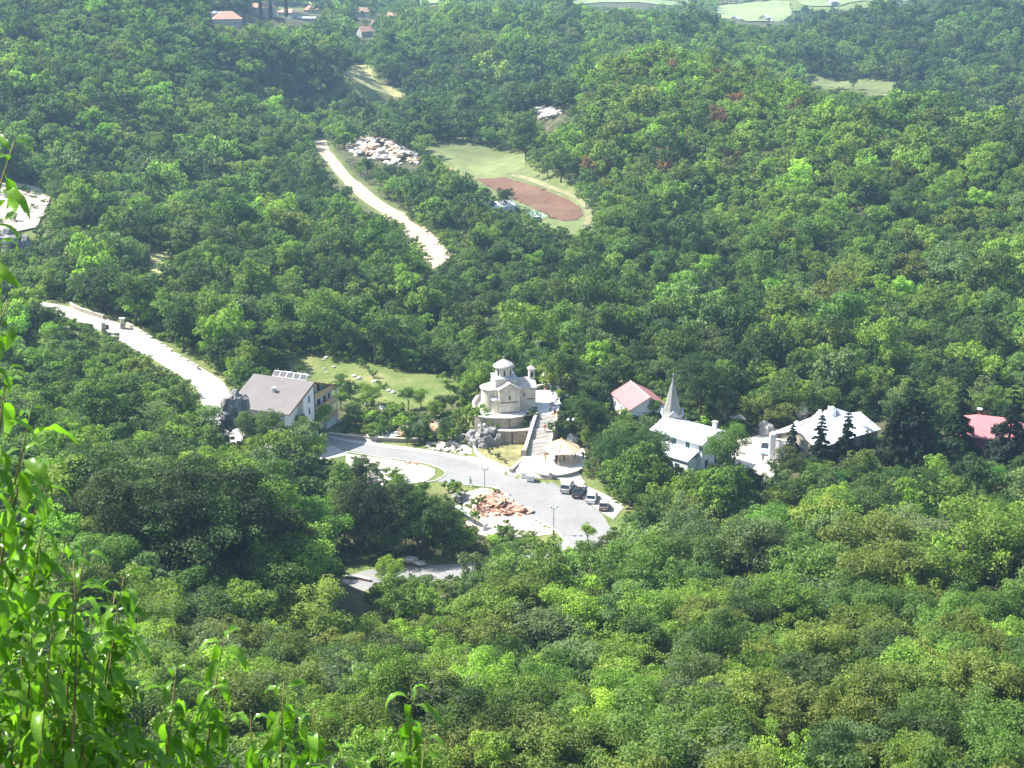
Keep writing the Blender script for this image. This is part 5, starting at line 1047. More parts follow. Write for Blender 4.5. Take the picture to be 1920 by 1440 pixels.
# ------------------------------------------------ cars
M_TYRE = mat('tyre_rubber', (.02, .02, .02), .9, .1, 3); M_RIM = mat('wheel_rim', (.5, .5, .52), .35, .05, 3, .5, .8); M_GLASSC = mat('car_glass', (.02, .03, .035), .06, .05, 1, .8)
M_TAIL = mat('tail_light', (.35, .02, .02), .2, .05, 1, .6); M_HEAD = mat('head_light', (.75, .75, .72), .15, .05, 1, .7); M_PLATE = mat('number_plate', (.8, .8, .78), .5, .02, 1)
def paint(name, col): 
    m_ = mat(name, col, .3, .04, .8, .6); m_.node_tree.nodes['Principled BSDF'].inputs['Coat Weight'].default_value = .6; return m_
def loft(mb, secs, mi=0):
    n_ = len(secs[0]); b0 = len(mb.v)
    for s in secs: mb.v += [tuple(p) for p in s]
    for i in range(len(secs)-1):
        for k in range(n_): mb.f.append((b0+i*n_+k, b0+i*n_+(k+1) % n_, b0+(i+1)*n_+(k+1) % n_, b0+(i+1)*n_+k)); mb.m.append(mi)
    mb.f += [tuple(b0+k for k in range(n_-1, -1, -1)), tuple(b0+(len(secs)-1)*n_+k for k in range(n_))]; mb.m += [mi, mi]
def car(name, loc, rz, label, col, kind='hatch', roofcol=None, scale=1.):
    """front towards local +Y"""
    r_ = thing(name, loc, rz, label, 'van' if kind == 'van' else 'car', None, scale)
    Lc, Wc, belt, top = dict(hatch=(4.0, 1.70, .92, 1.45), wagon=(4.5, 1.78, .95, 1.55), small=(3.4, 1.56, .90, 1.42), van=(4.9, 1.9, 1.15, 1.95))[kind]
    h = Lc/2; w_ = Wc/2; pm = paint(name+'_paint_'+label[:9], col); hood = .78 if kind != 'van' else 1.05
    def sec(y, wf, zb, zt): W = w_*wf; return [(-W*.92, y, zb), (-W, y, zb+.22), (-W*.99, y, zt-.12), (-W*.90, y, zt), (W*.90, y, zt), (W*.99, y, zt-.12), (W, y, zb+.22), (W*.92, y, zb)]
    fy = h*.38 if kind != 'van' else h*.62; ry = -h*.93 if kind in ('wagon', 'van') else -h*.86
    mb = MB(); loft(mb, [sec(-h, .86, .42, belt-.12), sec(-h+.12, .97, .27, belt-.02), sec(-h*.7, 1, .22, belt), sec(0, 1, .2, belt), sec(fy, 1, .22, belt-.01), sec(h*.75, .99, .24, hood), sec(h-.15, .95, .28, hood-.12), sec(h, .82, .40, hood-.24)])
    mb.build('body', pm, r_, True, .03)
    def cs(y, wf, z): W = w_*wf; return W, y, z
    g_ = MB(); q = [(ry, .90, belt-.02), (ry+.30, .80, top-.05), (fy-.65, .78, top-.05), (fy+.12, .86, belt-.03)]
    vs = [];
    for y, wf, z in q: vs += [(-w_*wf, y, z), (w_*wf, y, z)]
    vs += [(-w_*.93, ry+.1, belt-.02), (w_*.93, ry+.1, belt-.02), (-w_*.93, fy-.1, belt-.03), (w_*.93, fy-.1, belt-.03)]
    g_.add(vs, [(0, 1, 3, 2)[::-1], (2, 3, 5, 4)[::-1], (4, 5, 7, 6)[::-1], (0, 2, 8), (2, 4, 10, 8), (4, 6, 10), (1, 9, 3), (3, 9, 11, 5), (5, 11, 7), (0, 8, 10, 6, 7, 11, 9, 1)]); g_.build('windows', M_GLASSC, r_)
    rm = paint('roof_paint_'+label[:7], roofcol) if roofcol else pm
    rf = MB(); rf.prism([(-w_*.80, ry+.24), (w_*.80, ry+.24), (w_*.79, fy-.62), (-w_*.79, fy-.62)], top-.045, top+.03).build('roof', rm, r_, False, .03)
    pl = MB()
    for s in (-1, 1):
        for a, b_ in (((s*w_*.91, ry, belt-.02), (s*w_*.80, ry+.27, top-.02)), ((s*w_*.87, fy+.12, belt-.03), (s*w_*.785, fy-.65, top-.02)), ((s*w_*.95, (ry+fy)/2, belt-.02), (s*w_*.80, (ry+fy)/2, top-.02))): pl.tube([a, b_], .05, 4)
    pl.build('pillars', pm, r_)
    for sy, y in ((1, h*.62), (-1, -h*.62)):
        for s in (-1, 1):
            T_ = Matrix.Translation((s*(w_-.1), y, .31)) @ Matrix.Rotation(R(90), 4, 'Y'); w1 = MB().lathe([(.0, -.11), (.30, -.11), (.32, -.06), (.32, .08), (.30, .12), (0, .12)], 14, 0, T_).build('wheel', M_TYRE, r_)
            MB().lathe([(0, .125*s), (.19, .125*s), (.2, .10*s)], 10, 0, T_).build('rim', M_RIM, w1)
    for s in (-1, 1):
        MB().box(s*w_*.86-.10, s*w_*.86+.10, -h-.02, -h+.10, belt-.38, belt-.12).build('tail_light', M_TAIL, r_)
        MB().box(s*w_*.68-.17, s*w_*.68+.17, h-.10, h+.015, hood-.38, hood-.22).build('headlight', M_HEAD, r_)
        MB().box(s*(w_+.10)-.07, s*(w_+.10)+.07, fy-.12, fy+.0, belt-.02, belt+.12).build('mirror', pm, r_)
    for sy in (-1, 1): MB().box(-w_*.84, w_*.84, sy*h-.05, sy*h+.05, .27, .44).build('bumper', mat('bumper_grey', (.12, .12, .12), .7) if kind == 'small' else pm, r_, False, .02)
    MB().box(-.26, .26, -h-.065, -h-.052, .52, .63).build('number_plate', M_PLATE, r_)
    return r_
hd = R(-14)
car('parked_car', G(1064, 918, .02), hd, 'silver grey wagon parked nearest the gazebo wall, rear to the road', (.36, .36, .35), 'wagon', (.55, .55, .54))
car('parked_car', G(1085, 928, .02), hd, 'black hatchback parked second from the gazebo', (.018, .02, .022), 'hatch')
car('parked_car', G(1110, 938, .02), R(-10), 'white hatchback parked third, between the black and the brown car', (.66, .67, .68), 'hatch')
car('parked_car', G(1132, 953, .02), R(-4), 'small boxy brown car with white roof parked last in the row', (.20, .14, .12), 'small', (.6, .59, .56))
car('parked_van', G(1437, 846, .08), R(160), 'white and blue van parked facing out in the pale yard', (.42, .52, .60), 'van', (.75, .76, .78))
p = onG(1003, 415); car('parked_car', (p.x, p.y, p.z+.1), R(70), 'dark car parked at the foot of the garden plot', (.04, .045, .05), 'hatch', (.5, .5, .5))
# trash containers
def container(u, v, rz, lb):
    r_ = thing('trash_container', G(u, v, .03), rz, lb, 'container'); MB().prism([(-.62, -.45), (.62, -.45), (.62, .45), (-.62, .45)], .22, 1.15).build('bin', M_MET, r_, False, .04)
    MB().box(-.68, .68, -.5, .5, 1.15, 1.2).lathe([(.5, -.66), (.5, .66)], 12, 0, Matrix.Translation((0, 0, 1.0)) @ Matrix.Rotation(R(90), 4, 'Y'), R(160), R(380)).build('lid', M_MET, r_)
    for x in (-.5, .5):
        for y in (-.35, .35): MB().tube([(x-.04, y, .1), (x+.04, y, .1)], .1, 10).build('wheel', M_TYRE, r_)
        MB().box(x*1.34-.03, x*1.34+.03, -.12, .12, .85, .98).build('handle', M_MET, r_)
container(995, 903, R(-15), 'galvanised trash container at the road edge below the gazebo wall'); container(985, 897, R(-18), 'second trash container standing behind the first near the lower steps')
# ------------------------------------------------ lamps and poles
M_IRON = mat('dark_iron', (.035, .04, .04), .6, .1, 3); M_GLOBE = mat('white_globe', (.82, .82, .80), .3, .02, 2, .5); M_POLE = mat('grey_pole', (.42, .42, .40), .8, .1, 2)
def lamp(loc, label, h=4.4, rz=0, globes=2, gr=.24):
    r_ = thing('street_lamp', loc, rz, label, 'street lamp'); MB().lathe([(.14, -.3), (.14, .25), (.08, .35), (.05, .6), (.045, h)], 8).build('post', M_IRON, r_)
    for s in ((-1, 1) if globes == 2 else (0,)):
        if s: MB().tube([(0, 0, h-.1), (s*.25, 0, h-.2), (s*.48, 0, h-.02)], .03, 5).build('arm', M_IRON, r_)
        MB().lathe([(.02, -gr), (gr*.7, -gr*.7), (gr, 0), (gr*.7, gr*.7), (.02, gr)], 12, 0, Matrix.Translation((s*.48, 0, h+(.05 if s else 0)+gr))).build('globe', M_GLOBE, r_, True)
    return r_
lamp(G(909, 925, 0), 'double-globe lamp on the lower road edge above the slab heap'); lamp(G(1038, 1001, 0), 'double-globe lamp at the lower end of the road near the trees', 4.4)
lamp(G(904, 838, .4), 'double-globe lamp with bright white globes beside the dark rock face', 3.9, .5, 2, .3); lamp(G(1070, 827, 1), 'double-globe lamp behind the gazebo roof', 3.8, .1, 2, .32); lamp(G(1024, 730, 5.0), 'double-globe lamp at the back wall of the church terrace', 2.6, .2, 2, .3)
def pole(loc, h, label, light=False):
    r_ = thing('utility_pole', loc, random.uniform(-.4, .4), label, 'pole'); MB().lathe([(.17, -.5), (.10, h)], 8).build('shaft', M_POLE, r_)
    MB().box(-.7, .7, -.05, .05, h-.5, h-.38).build('crossarm', M_POLE, r_)
    for s in (-.6, 0, .6): MB().tube([(s, 0, h-.38), (s, 0, h-.2)], .05, 6).build('insulator', M_GLOBE, r_)
    if light: MB().tube([(0, 0, h), (.0, -.9, h+.25)], .06, 6).build('lamp_arm', M_GLOBE, r_)
p = onG(862, 422); pole(p, 7.4, 'pale utility pole standing at the junction of the dirt tracks', True); p = onG(765, 482); pole(p, 8, 'utility pole in the trees left of the dirt track end'); pole(G(1114, 722, 1.3), 4.4, 'thin pole left of the faded red roof'); p = Vector(G(1008, 700, 2)); pole((p.x, p.y, z1(p.x, p.y)), 9, 'pale pole in the trees behind the belfry')
# garden rows by the field
gp = onG(985, 405); gd = thing('garden_plot', gp, 0, 'small garden plot with blue-green vegetable rows beside the ploughed field', 'garden')
a_, b_, c_, d_ = onG(945, 388), onG(968, 384), onG(1024, 406), onG(1002, 414); M_VEG = mat('vegetable_leaf', (.14, .24, .13), .8, .3, 2); M_FILM = mat('pale_film', (.62, .66, .66), .5, .1, 2)
for i in range(9):
    f_ = (i+.5)/9; p0 = a_.lerp(b_, f_)-gp; p1 = d_.lerp(c_, f_)-gp; mb = MB(); m_ = 26
    for k in range(m_):
        q = p0.lerp(p1, (k+.5)/m_)+Vector((random.gauss(0, .15), random.gauss(0, .15), .05)); s = random.uniform(.25, .5)
        mb.add([(q.x-s, q.y-s*.7, q.z), (q.x+s, q.y-s*.7, q.z), (q.x+s*.8, q.y+s, q.z), (q.x-s*.8, q.y+s*.6, q.z), (q.x, q.y, q.z+s*1.3)], [(0, 1, 4), (1, 2, 4), (2, 3, 4), (3, 0, 4)])
    ro = mb.build('vegetable_row', M_VEG, gd); ro['kind'] = 'stuff'
    MB().tube([p0.lerp(p1, .45)+Vector((.55, 0, .12)), p1+Vector((.55, 0, .12))], .16, 5).build('film_strip', M_FILM, gd)
# ------------------------------------------------ people
M_SKIN = mat('skin', (.45, .27, .19), .6, .05, 4); M_HAIR = mat('dark_hair', (.03, .02, .015), .6, .1, 5)
def skinned(name, pts, edges, rad, m_, parent, sub=1):
    me = bpy.data.meshes.new(name); me.from_pydata(pts, edges, []); me.materials.append(m_); o = bpy.data.objects.new(name, me); COL.objects.link(o); o.parent = parent
    sk = o.modifiers.new('skin', 'SKIN'); sk.use_smooth_shade = True
    if not me.skin_vertices: me.skin_vertices.new()
    for i, r_ in enumerate(rad): d = me.skin_vertices[0].data[i]; d.radius = (r_, r_*.85); d.use_root = i == 0
    s_ = o.modifiers.new('sub', 'SUBSURF'); s_.levels = s_.render_levels = sub; return o
def person(loc, rz, label, shirt, trousers, pose='stand', stride=0., h=1.74, hair=M_HAIR):
    """faces local -Y; loc = the ground (or seat) under the feet / hips"""
    r_ = thing('person', loc, rz, label, 'person', None, h/1.75); sit = pose == 'sit'; hz_ = .47+.05 if sit else .93; s = stride
    hip = Vector((0, 0, hz_)); J = dict(pel=hip, sp=hip+Vector((0, -.02, .22)), ch=hip+Vector((0, -.03, .42)), nk=hip+Vector((0, -.03, .56)), hb=hip+Vector((0, -.05, .64)), ht=hip+Vector((0, -.06, .78)))
    for sd_, k in ((-1, 'l'), (1, 'r')):
        f = s*sd_
        J['sh'+k] = hip+Vector((sd_*.19, -.02, .48)); J['hp'+k] = hip+Vector((sd_*.10, 0, -.04))
        if sit: J['kn'+k] = hip+Vector((sd_*.13, -.42, .0)); J['an'+k] = hip+Vector((sd_*.13, -.44, -.44)); J['to'+k] = J['an'+k]+Vector((0, -.16, -.03)); J['el'+k] = hip+Vector((sd_*.25, -.10, .22)); J['ha'+k] = hip+Vector((sd_*.14, -.32, .10))
        else: J['kn'+k] = Vector((sd_*.11, -f*.22-.02, .49)); J['an'+k] = Vector((sd_*.11, -f*.42+.02, .08+(.05 if f < 0 else 0))); J['to'+k] = J['an'+k]+Vector((0, -.17, -.05)); J['el'+k] = hip+Vector((sd_*.26, f*.14, .20)); J['ha'+k] = hip+Vector((sd_*.27, f*.26-.06, -.05))
        J['fi'+k] = J['ha'+k]+Vector((0, -.03, -.09))
    def part(nm, names, edges, rad, m_): skinned(nm, [tuple(J[n_]) for n_ in names], [(names.index(a), names.index(b_)) for a, b_ in edges], rad, m_, r_)
    part('body', ['pel', 'sp', 'ch', 'nk', 'hb', 'ht', 'shl', 'ell', 'hal', 'fil', 'shr', 'elr', 'har', 'fir', 'hpl', 'knl', 'anl', 'tol', 'hpr', 'knr', 'anr', 'tor'],
         [('pel', 'sp'), ('sp', 'ch'), ('ch', 'nk'), ('nk', 'hb'), ('hb', 'ht'), ('ch', 'shl'), ('shl', 'ell'), ('ell', 'hal'), ('hal', 'fil'), ('ch', 'shr'), ('shr', 'elr'), ('elr', 'har'), ('har', 'fir'), ('pel', 'hpl'), ('hpl', 'knl'), ('knl', 'anl'), ('anl', 'tol'), ('pel', 'hpr'), ('hpr', 'knr'), ('knr', 'anr'), ('anr', 'tor')],
         [.13, .115, .13, .055, .085, .09, .06, .045, .035, .03, .06, .045, .035, .03, .09, .06, .045, .04, .09, .06, .045, .04], M_SKIN)
    part('shirt', ['pel', 'sp', 'ch', 'shl', 'ell', 'shr', 'elr'], [('pel', 'sp'), ('sp', 'ch'), ('ch', 'shl'), ('shl', 'ell'), ('ch', 'shr'), ('shr', 'elr')], [.15, .14, .15, .085, .06, .085, .06], shirt)
    part('trousers', ['pel', 'hpl', 'knl', 'anl', 'hpr', 'knr', 'anr'], [('pel', 'hpl'), ('hpl', 'knl'), ('knl', 'anl'), ('pel', 'hpr'), ('hpr', 'knr'), ('knr', 'anr')], [.145, .105, .08, .06, .105, .08, .06], trousers)
    t_ = J['ht']; MB().lathe([(.11, -.03), (.115, .03), (.07, .09), (.01, .11)], 10, 0, Matrix.Translation(t_+Vector((0, .02, 0)))).build('hair', hair, r_, True)
    return r_
cl_ = lambda n_, c: mat('cloth_'+n_, c, .9, .1, 4)
GREEN, TEAL, RED_, BLUE, WHT, BLK, BRN, KHA = cl_('green', (.05, .25, .14)), cl_('teal', (.05, .35, .38)), cl_('red', (.5, .06, .06)), cl_('blue', (.10, .16, .35)), cl_('white', (.7, .7, .68)), cl_('black', (.03, .03, .035)), cl_('brown', (.2, .12, .08)), cl_('khaki', (.4, .33, .22))
person(G(882, 912, .03), R(-70), 'person in green top striding along the road edge', GREEN, cl_('grey', (.25, .3, .3)), 'stand', 1.0)
person(G(1093, 930, .03), R(20), 'person in light blue shirt beside the black car', cl_('sky', (.25, .5, .62)), BLUE); person(G(1099, 927, .03), R(200), 'person in dark blue between black and white cars', BLUE, BLK)
person(G(1032, 777, 5.06), R(10), 'person in brown at the left of the stair top, by the rocks', BRN, BLK); person(G(1040, 778, 5.06), R(-30), 'person in blue and white at the stair top', BLUE, BLK, 'stand', .4)
person(G(996, 766, 5.06), R(70), 'person in red top by the church door corner', RED_, BLUE); p_ = G(1022, 731, 5.3); person((p_[0], p_[1]-.3, 5.2), R(15), 'person in brown sitting on the terrace back wall', BRN, KHA, 'sit'); p_ = G(1032, 730, 5.3); person((p_[0], p_[1]-.3, 5.2), R(-10), 'person in teal top sitting on the terrace back wall', TEAL, BLUE, 'sit')
sp_ = ST0+su*(srun*.55); person((sp_.x+.5, sp_.y, 3.24), R(170), 'person in red climbing the middle of the stairs', RED_, KHA, 'stand', .5)
gx, gy = gz.location.x, gz.location.y; person((gx-.9, gy-.7, .96), R(40), 'person in black standing under the gazebo', BLK, BLK); person((gx-.4, gy-.85, .96), R(-40), 'person in white standing under the gazebo', WHT, BLUE)
person(G(1430, 868, .08), R(30), 'person in dark clothes walking in the pale yard below the van', BRN, BLK, 'stand', .5)

# ------------------------------------------------ single trees and shrubs one can tell apart
def T_at(kind, u, v, s, col, label, z=None, var=None, y0=95, sz=1., cat='tree', group=None):
    p = Vector(G(u, v, z)) if z is not None else Vector(hit(u, v, y0)); 
    return place_tree(kind, p.x, p.y, s, tuple(c*random.uniform(.92, 1.08) for c in col), label, group, cat, var=var, z=p.z-.1 if z is None else z, sz=sz)
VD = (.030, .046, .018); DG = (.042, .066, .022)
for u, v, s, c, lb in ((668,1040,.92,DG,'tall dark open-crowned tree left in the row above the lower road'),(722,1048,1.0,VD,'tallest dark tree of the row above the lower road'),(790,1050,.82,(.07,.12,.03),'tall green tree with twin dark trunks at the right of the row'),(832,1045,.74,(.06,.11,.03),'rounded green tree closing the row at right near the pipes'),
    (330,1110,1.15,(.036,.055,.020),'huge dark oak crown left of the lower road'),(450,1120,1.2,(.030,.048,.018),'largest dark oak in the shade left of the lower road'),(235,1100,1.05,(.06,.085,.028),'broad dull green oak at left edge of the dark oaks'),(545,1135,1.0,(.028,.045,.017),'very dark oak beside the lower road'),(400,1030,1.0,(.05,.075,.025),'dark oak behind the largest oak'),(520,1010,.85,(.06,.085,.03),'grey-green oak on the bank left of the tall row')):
    T_at('tall_tree', u, v, s, c, lb)
for u, v, s, c, lb, z in ((1105,840,.72,(.05,.10,.03),'big round tree right of the stairs behind the gazebo',1),(1148,915,.80,(.055,.11,.035),'large round tree overhanging the parked cars',0),(1085,800,.5,(.06,.11,.03),'medium tree between stairs and big round tree',2),(1215,905,.78,(.06,.12,.04),'large grey-green tree left of the white monastery house',0),
    (1190,862,.50,(.05,.10,.03),'dark green tree between the red-roofed and white houses',.3),(1358,926,.92,(.10,.19,.04),'light green bushy tree in front of the white house gable',-.5),(1312,792,.98,(.04,.07,.025),'dark broad tree behind the bell spire',.8),(1226,792,.36,(.11,.20,.04),'small fresh green tree in front of the faded red roof',1),(1475,925,.6,(.09,.12,.05),'dull olive tree below the pale yard',-.5),(1350,800,.6,(.05,.09,.03),'dark tree right of the broad tree behind the spire',.8)):
    T_at('tall_tree', u, v, s, c, lb, z)
for u, v, s, c, lb in ((985,292,.95,(.04,.075,.03),'large dark round tree on the upper edge of the green field'),(1112,285,.85,(.045,.08,.03),'dark spreading tree on the slope right of the field'),(1142,395,.6,(.04,.08,.03),'dark tree at the right end of the field loop'),(948,400,.62,(.05,.09,.035),'tree with bare trunk beside the white farm shed'),(905,408,.7,(.05,.09,.035),'tall tree behind the pale utility pole'),(870,405,.66,(.05,.09,.035),'leafy tree left of the farm sheds'),(845,398,.6,(.05,.09,.035),'round tree at left end of the farm trees'),(795,400,.7,(.045,.08,.03),'thick tree over the dirt track edge'),(770,385,.6,(.06,.10,.035),'medium tree between track and rubble pile'),(735,345,.55,(.05,.09,.035),'tree below the white rubble pile'),(690,330,.5,(.05,.09,.035),'small tree between the track and rubble pile'),(960,455,.6,(.05,.09,.03),'tree below the garden plot'),(770,180,1.25,(.03,.06,.025),'big dark tree mass at right end of the dry meadow'),(815,178,1.1,(.032,.06,.025),'second big dark tree right of the dry meadow'),(738,168,.9,(.035,.065,.025),'dark tree overhanging the dry meadow'),(650,150,.8,(.04,.07,.03),'dark tree at left edge of the dry meadow'),(1600,170,.6,(.05,.09,.035),'round tree in front of the thin right field')):
    T_at('tall_tree', u, v, s, c, lb, None, None, 390)
for u, Y_, z_, s, c, lb in ((470,238,2,.62,(.10,.15,.05),'grey-green tree in front of the guest house roof, by the cliff'),(508,238,1.4,.72,(.11,.16,.05),'tree with pale leaves in front of the middle of the guest house roof'),(560,239,1,.60,(.10,.15,.05),'rounded tree hiding the front corner of the guest house'),(535,236,.8,.55,LIGHT,'light green tree below the guest house eaves'),(590,238,.4,.45,LIME,'bright green tree at the foot of the guest house balconies')):
    place_tree('tall_tree', (u-960)/2700*(Y_*CP+88*SP), Y_, s, c, lb, z=z_)
PINE = (.022, .040, .020)
for u, v, z, s, vv, lb, sz in ((1535,884,0,1.12,2,'young dark conifer left in front of the white roof',1.1),(1584,872,0,1.15,2,'second young conifer in front of the white roof',1.0),(1622,858,0,.62,2,'smallest young conifer at the right of the white roof',1),(1482,872,0,.85,2,'thin sparse conifer by the yard front wall',1.1),(1700,866,0,1.36,0,'large dark pine right of the long white roof',1.05),(1672,868,0,.95,1,'broad dark pine left of the large dark pine',1),(1792,856,0,1.35,2,'tall narrow conifer left of the bright red roof',1.35),(1730,870,0,1.0,0,'dark pine between large pine and narrow conifer',1),(1886,878,0,1.12,1,'layered dark pine in front of the bright red roof',1.1),(1930,865,0,.9,0,'dark pine at the right frame edge beside the red roof',1.1),(1862,770,0,.7,0,'slim dark conifer behind the bright red roof',1.2)):
    T_at('conifer', u, v, s, PINE if 'narrow' not in lb else (.03, .065, .02), lb, z, vv, sz=sz)
p = PY(490, 33, 845); 
for u, v, lb in ((489, 36, 'leftmost cypress of the three before the village houses'), (508, 36, 'middle and thickest cypress before the village houses'), (537, 32, 'rightmost cypress, standing apart from the other two')):
    p = PY(u, v, 842); place_tree('cypress', p[0], p[1], .95, (.015, .03, .018), lb, z=p[2])
for u, v, s, lb in ((919,852,.78,'round clipped bush nearest the rock face on the lawn'),(934,862,.72,'round clipped bush in the middle of the lawn'),(948,870,.42,'smallest clipped bush near the lawn wall')):
    b_ = place_tree('clipped_bush', *G(u, v, .5)[:2], s, (.03, .06, .02), lb, cat='bush', z=.42, name='clipped_bush')
for i, (u, v, z, s, c, lb) in enumerate(((985,800,3,.8,MID,'green shrub growing on the rock left of the stairs'),(1001,782,4.6,.95,MID,'dark leafy shrub at the church corner above the stairs'),(1048,815,2.5,1.5,DARK,'dark shrub clump right of the stairs'),(1060,795,3.5,1.5,DARK,'upper shrub right of the stairs'),(925,800,3,1.1,LIGHT,'pale green shrub below the church terrace'),(893,795,3,1.7,LIGHT,'light green shrub mound left of the church walls'),(908,798,3,1.2,MID,'green shrub against the church terrace wall'),(875,790,2.5,1.8,LIGHT,'wide shrub left of the terrace parapet'),(873,815,1,1.3,OLIVE,'straw coloured shrub on the rock outcrop'),(840,800,2,1.2,GREY,'grey shrub on top of the outcrop'),(757,803,1.5,1.5,LIME,'bright yellow-green bush above the road wall'),(967,818,1.5,.5,LIME,'little bright shrub growing from the lower church wall'),(995,920,.1,.0,MID,'')) ):
    if s: place_tree('shrub', *G(u, v, z)[:2], s, c, lb, cat='shrub', z=z-.3)
for i, (u, v, s, c) in enumerate(((855,925,1.2,LIGHT),(862,935,.7,MID),(842,922,1.0,MID),(850,918,.5,LIGHT),(900,948,.8,OLIVE),(885,955,.9,OLIVE),(950,985,.6,OLIVE),(890,975,.9,LIGHT),(930,925,.5,MID),(1145,928,.9,LIGHT),(1165,940,1.2,MID),(1180,955,1.5,MID))):
    place_tree('shrub', *G(u, v, 0)[:2], s, c, 'low %s weedy shrub at the road edge near the slab heap' % ('straw-green', 'green')[c is not OLIVE] if i < 9 else 'low shrub at the end of the parking bay', 'weedy shrubs near the slab heap' if i < 9 else 'shrubs closing the parking bay', 'shrub', z=-.15)
for i, (u, v, s) in enumerate(((540,655,1.2),(560,668,1.0),(590,668,1.1),(625,672,1.1),(645,678,1.2),(700,710,.8),(712,727,.7),(722,730,.6),(690,695,.5),(805,700,.9),(830,715,1.0),(835,725,.8),(848,745,1.3),(625,680,.5),(640,735,2.0),(655,750,2.2),(680,745,1.8),(700,760,2.2),(660,790,2.4),(640,770,2.),(765,770,2.4),(790,765,2.0),(830,775,2.2),(815,790,2.2),(850,770,1.8),(740,780,1.4),(870,760,2),(630,745,1.6),(690,770,1.6))):
    p = hit(u, v, 255); big = s > 1.7
    place_tree('shrub' if not big else 'broadleaf_tree', p[0], p[1], s if not big else s*.27, random.choice([MID, LIGHT, DARK, GREY, LIGHT]), 'bushy small tree in the scrub between guest house and church' if big else 'dark round bush dotted over the hill meadow', 'small trees between guest house and church' if big else 'bushes on the hill meadow', 'tree' if big else 'bush', z=p[2]-.1)
for u, v, s, c, lb in ((405,1230,1.05,LIME,'bright lime tree at the left foot of the dark oaks'),(735,1115,.85,LIME,'bright lime round tree just right of the lower road'),(1330,950,.8,LIGHT,'fresh green tree below the white monastery house'),(1335,1290,1.2,LIGHT,'bright green spreading tree left of centre right slope'),(812,1240,1.0,LIGHT,'upright fresh green tree in the middle of the near slope'),(1180,1230,1.35,(.12,.19,.06),'large pale green tree near the middle of the right slope'),(600,815,.9,LIME,'bright green bush tree at the road below the guest house'),(560,800,1.0,LIGHT,'rounded light green tree in front of the guest house'),(1103,1022,.5,LIME,'tiny lime tree at the road end'),(1640,1000,.9,(.09,.20,.05),'fresh green feathery tree below the conifers'),(1560,950,.9,(.09,.20,.05),'left feathery green tree below the white roof'),(1750,960,1.0,(.09,.20,.05),'right feathery green tree below the large pine'),(1850,940,.9,(.09,.20,.05),'feathery green tree below the bright red roof'),(1660,875,.55,DEEP,'small very dark round tree below the long white roof')):
    T_at('broadleaf_tree', u, v, s, c, lb)
# ------------------------------------------------ peach tree beside the viewpoint
M_PLEAF = leafmat('peach_leaf', True, trans=.38, gloss=.24); t = M_PLEAF.node_tree; b = t.nodes['Principled BSDF']      # faint cross veins and blotches
_s = b.inputs['Base Color'].links[0].from_socket; _tc = t.nodes.new('ShaderNodeTexCoord'); _w = N(t, 'ShaderNodeTexWave', wave_type='BANDS', bands_direction='Y', i_Scale=60., i_Distortion=1.5); t.links.new(_tc.outputs['Object'], _w.inputs['Vector'])
_c = mix(t, 1.0, _s, ramp(t, _w.outputs['Fac'], [(.2, (.88, .9, .85)), (.9, (1.08, 1.05, 1.1))]), 'MULTIPLY'); _c = mix(t, 1.0, _c, ramp(t, noise_fac(t, 28, 3), [(.35, (.72, .78, .7)), (.6, (1.06, 1.03, 1.1))]), 'MULTIPLY'); t.links.new(_c, b.inputs['Base Color'])
M_STEM = mat('green_brown_twig', (.20, .17, .06), .6, .3, 20)
def leafmesh(seed, curl, fold=.5, wv=.004):
    rr_ = random.Random(seed); V = []; F = []; n_ = 9; L_ = .130; x = y = z = 0; ang = R(rr_.uniform(15, 35)); y0 = 0; pts_ = [(0, 0)]
    for i in range(n_): pts_.append((pts_[-1][0]+math.cos(ang)*L_/n_, pts_[-1][1]+math.sin(ang)*L_/n_)); ang -= curl/n_*(1.6-i/n_)
    for i, (a, h_) in enumerate(pts_):
        t_ = i/n_; w_ = 0.0155*math.sin(math.pi*min(1, t_**.75*.98+.02))**.8+.0006; zz = w_*fold+wv*math.sin(i*2.1+seed)
        V += [(-w_, a, h_+zz), (0, a, h_), (w_, a, h_+zz*.9+wv*math.sin(i*1.7))]
    for i in range(n_): b_ = i*3; F += [(b_, b_+1, b_+4, b_+3), (b_+1, b_+2, b_+5, b_+4)]
    V0 = len(V); V += [(-.0012, -.018, -.004), (.0012, -.018, -.004), (.0012, 0, .0), (-.0012, 0, 0)]; F.append((V0, V0+1, V0+2, V0+3))
    me = npmesh('peach_leaf', np.array(V), np.array(F), M_PLEAF, tint=np.full(len(F), .45), smooth=True); return me
LM = [leafmesh(i, c) for i, c in enumerate((R(80), R(105), R(125), R(95), R(60), R(115)))]
tbx, tby = -2.6, 3.9; PT = thing('peach_tree', (tbx, tby, z1(tbx, tby)), 0, 'leafy peach tree with long drooping leaves filling the lower left foreground', 'tree'); o0 = PT.location.copy()
def NP(u, v, d): r_ = ray(u, v); r_ = r_/np.linalg.norm(r_); return Vector((r_[0]*d, r_[1]*d, CAMH+r_[2]*d))
fork = NP(-120, 1700, 4.6); MB().tube([(0, 0, -.3), (.05, .0, (fork-o0).z*.5), fork-o0], [.07, .055, .035], 8).build('trunk', M_BARK, PT)
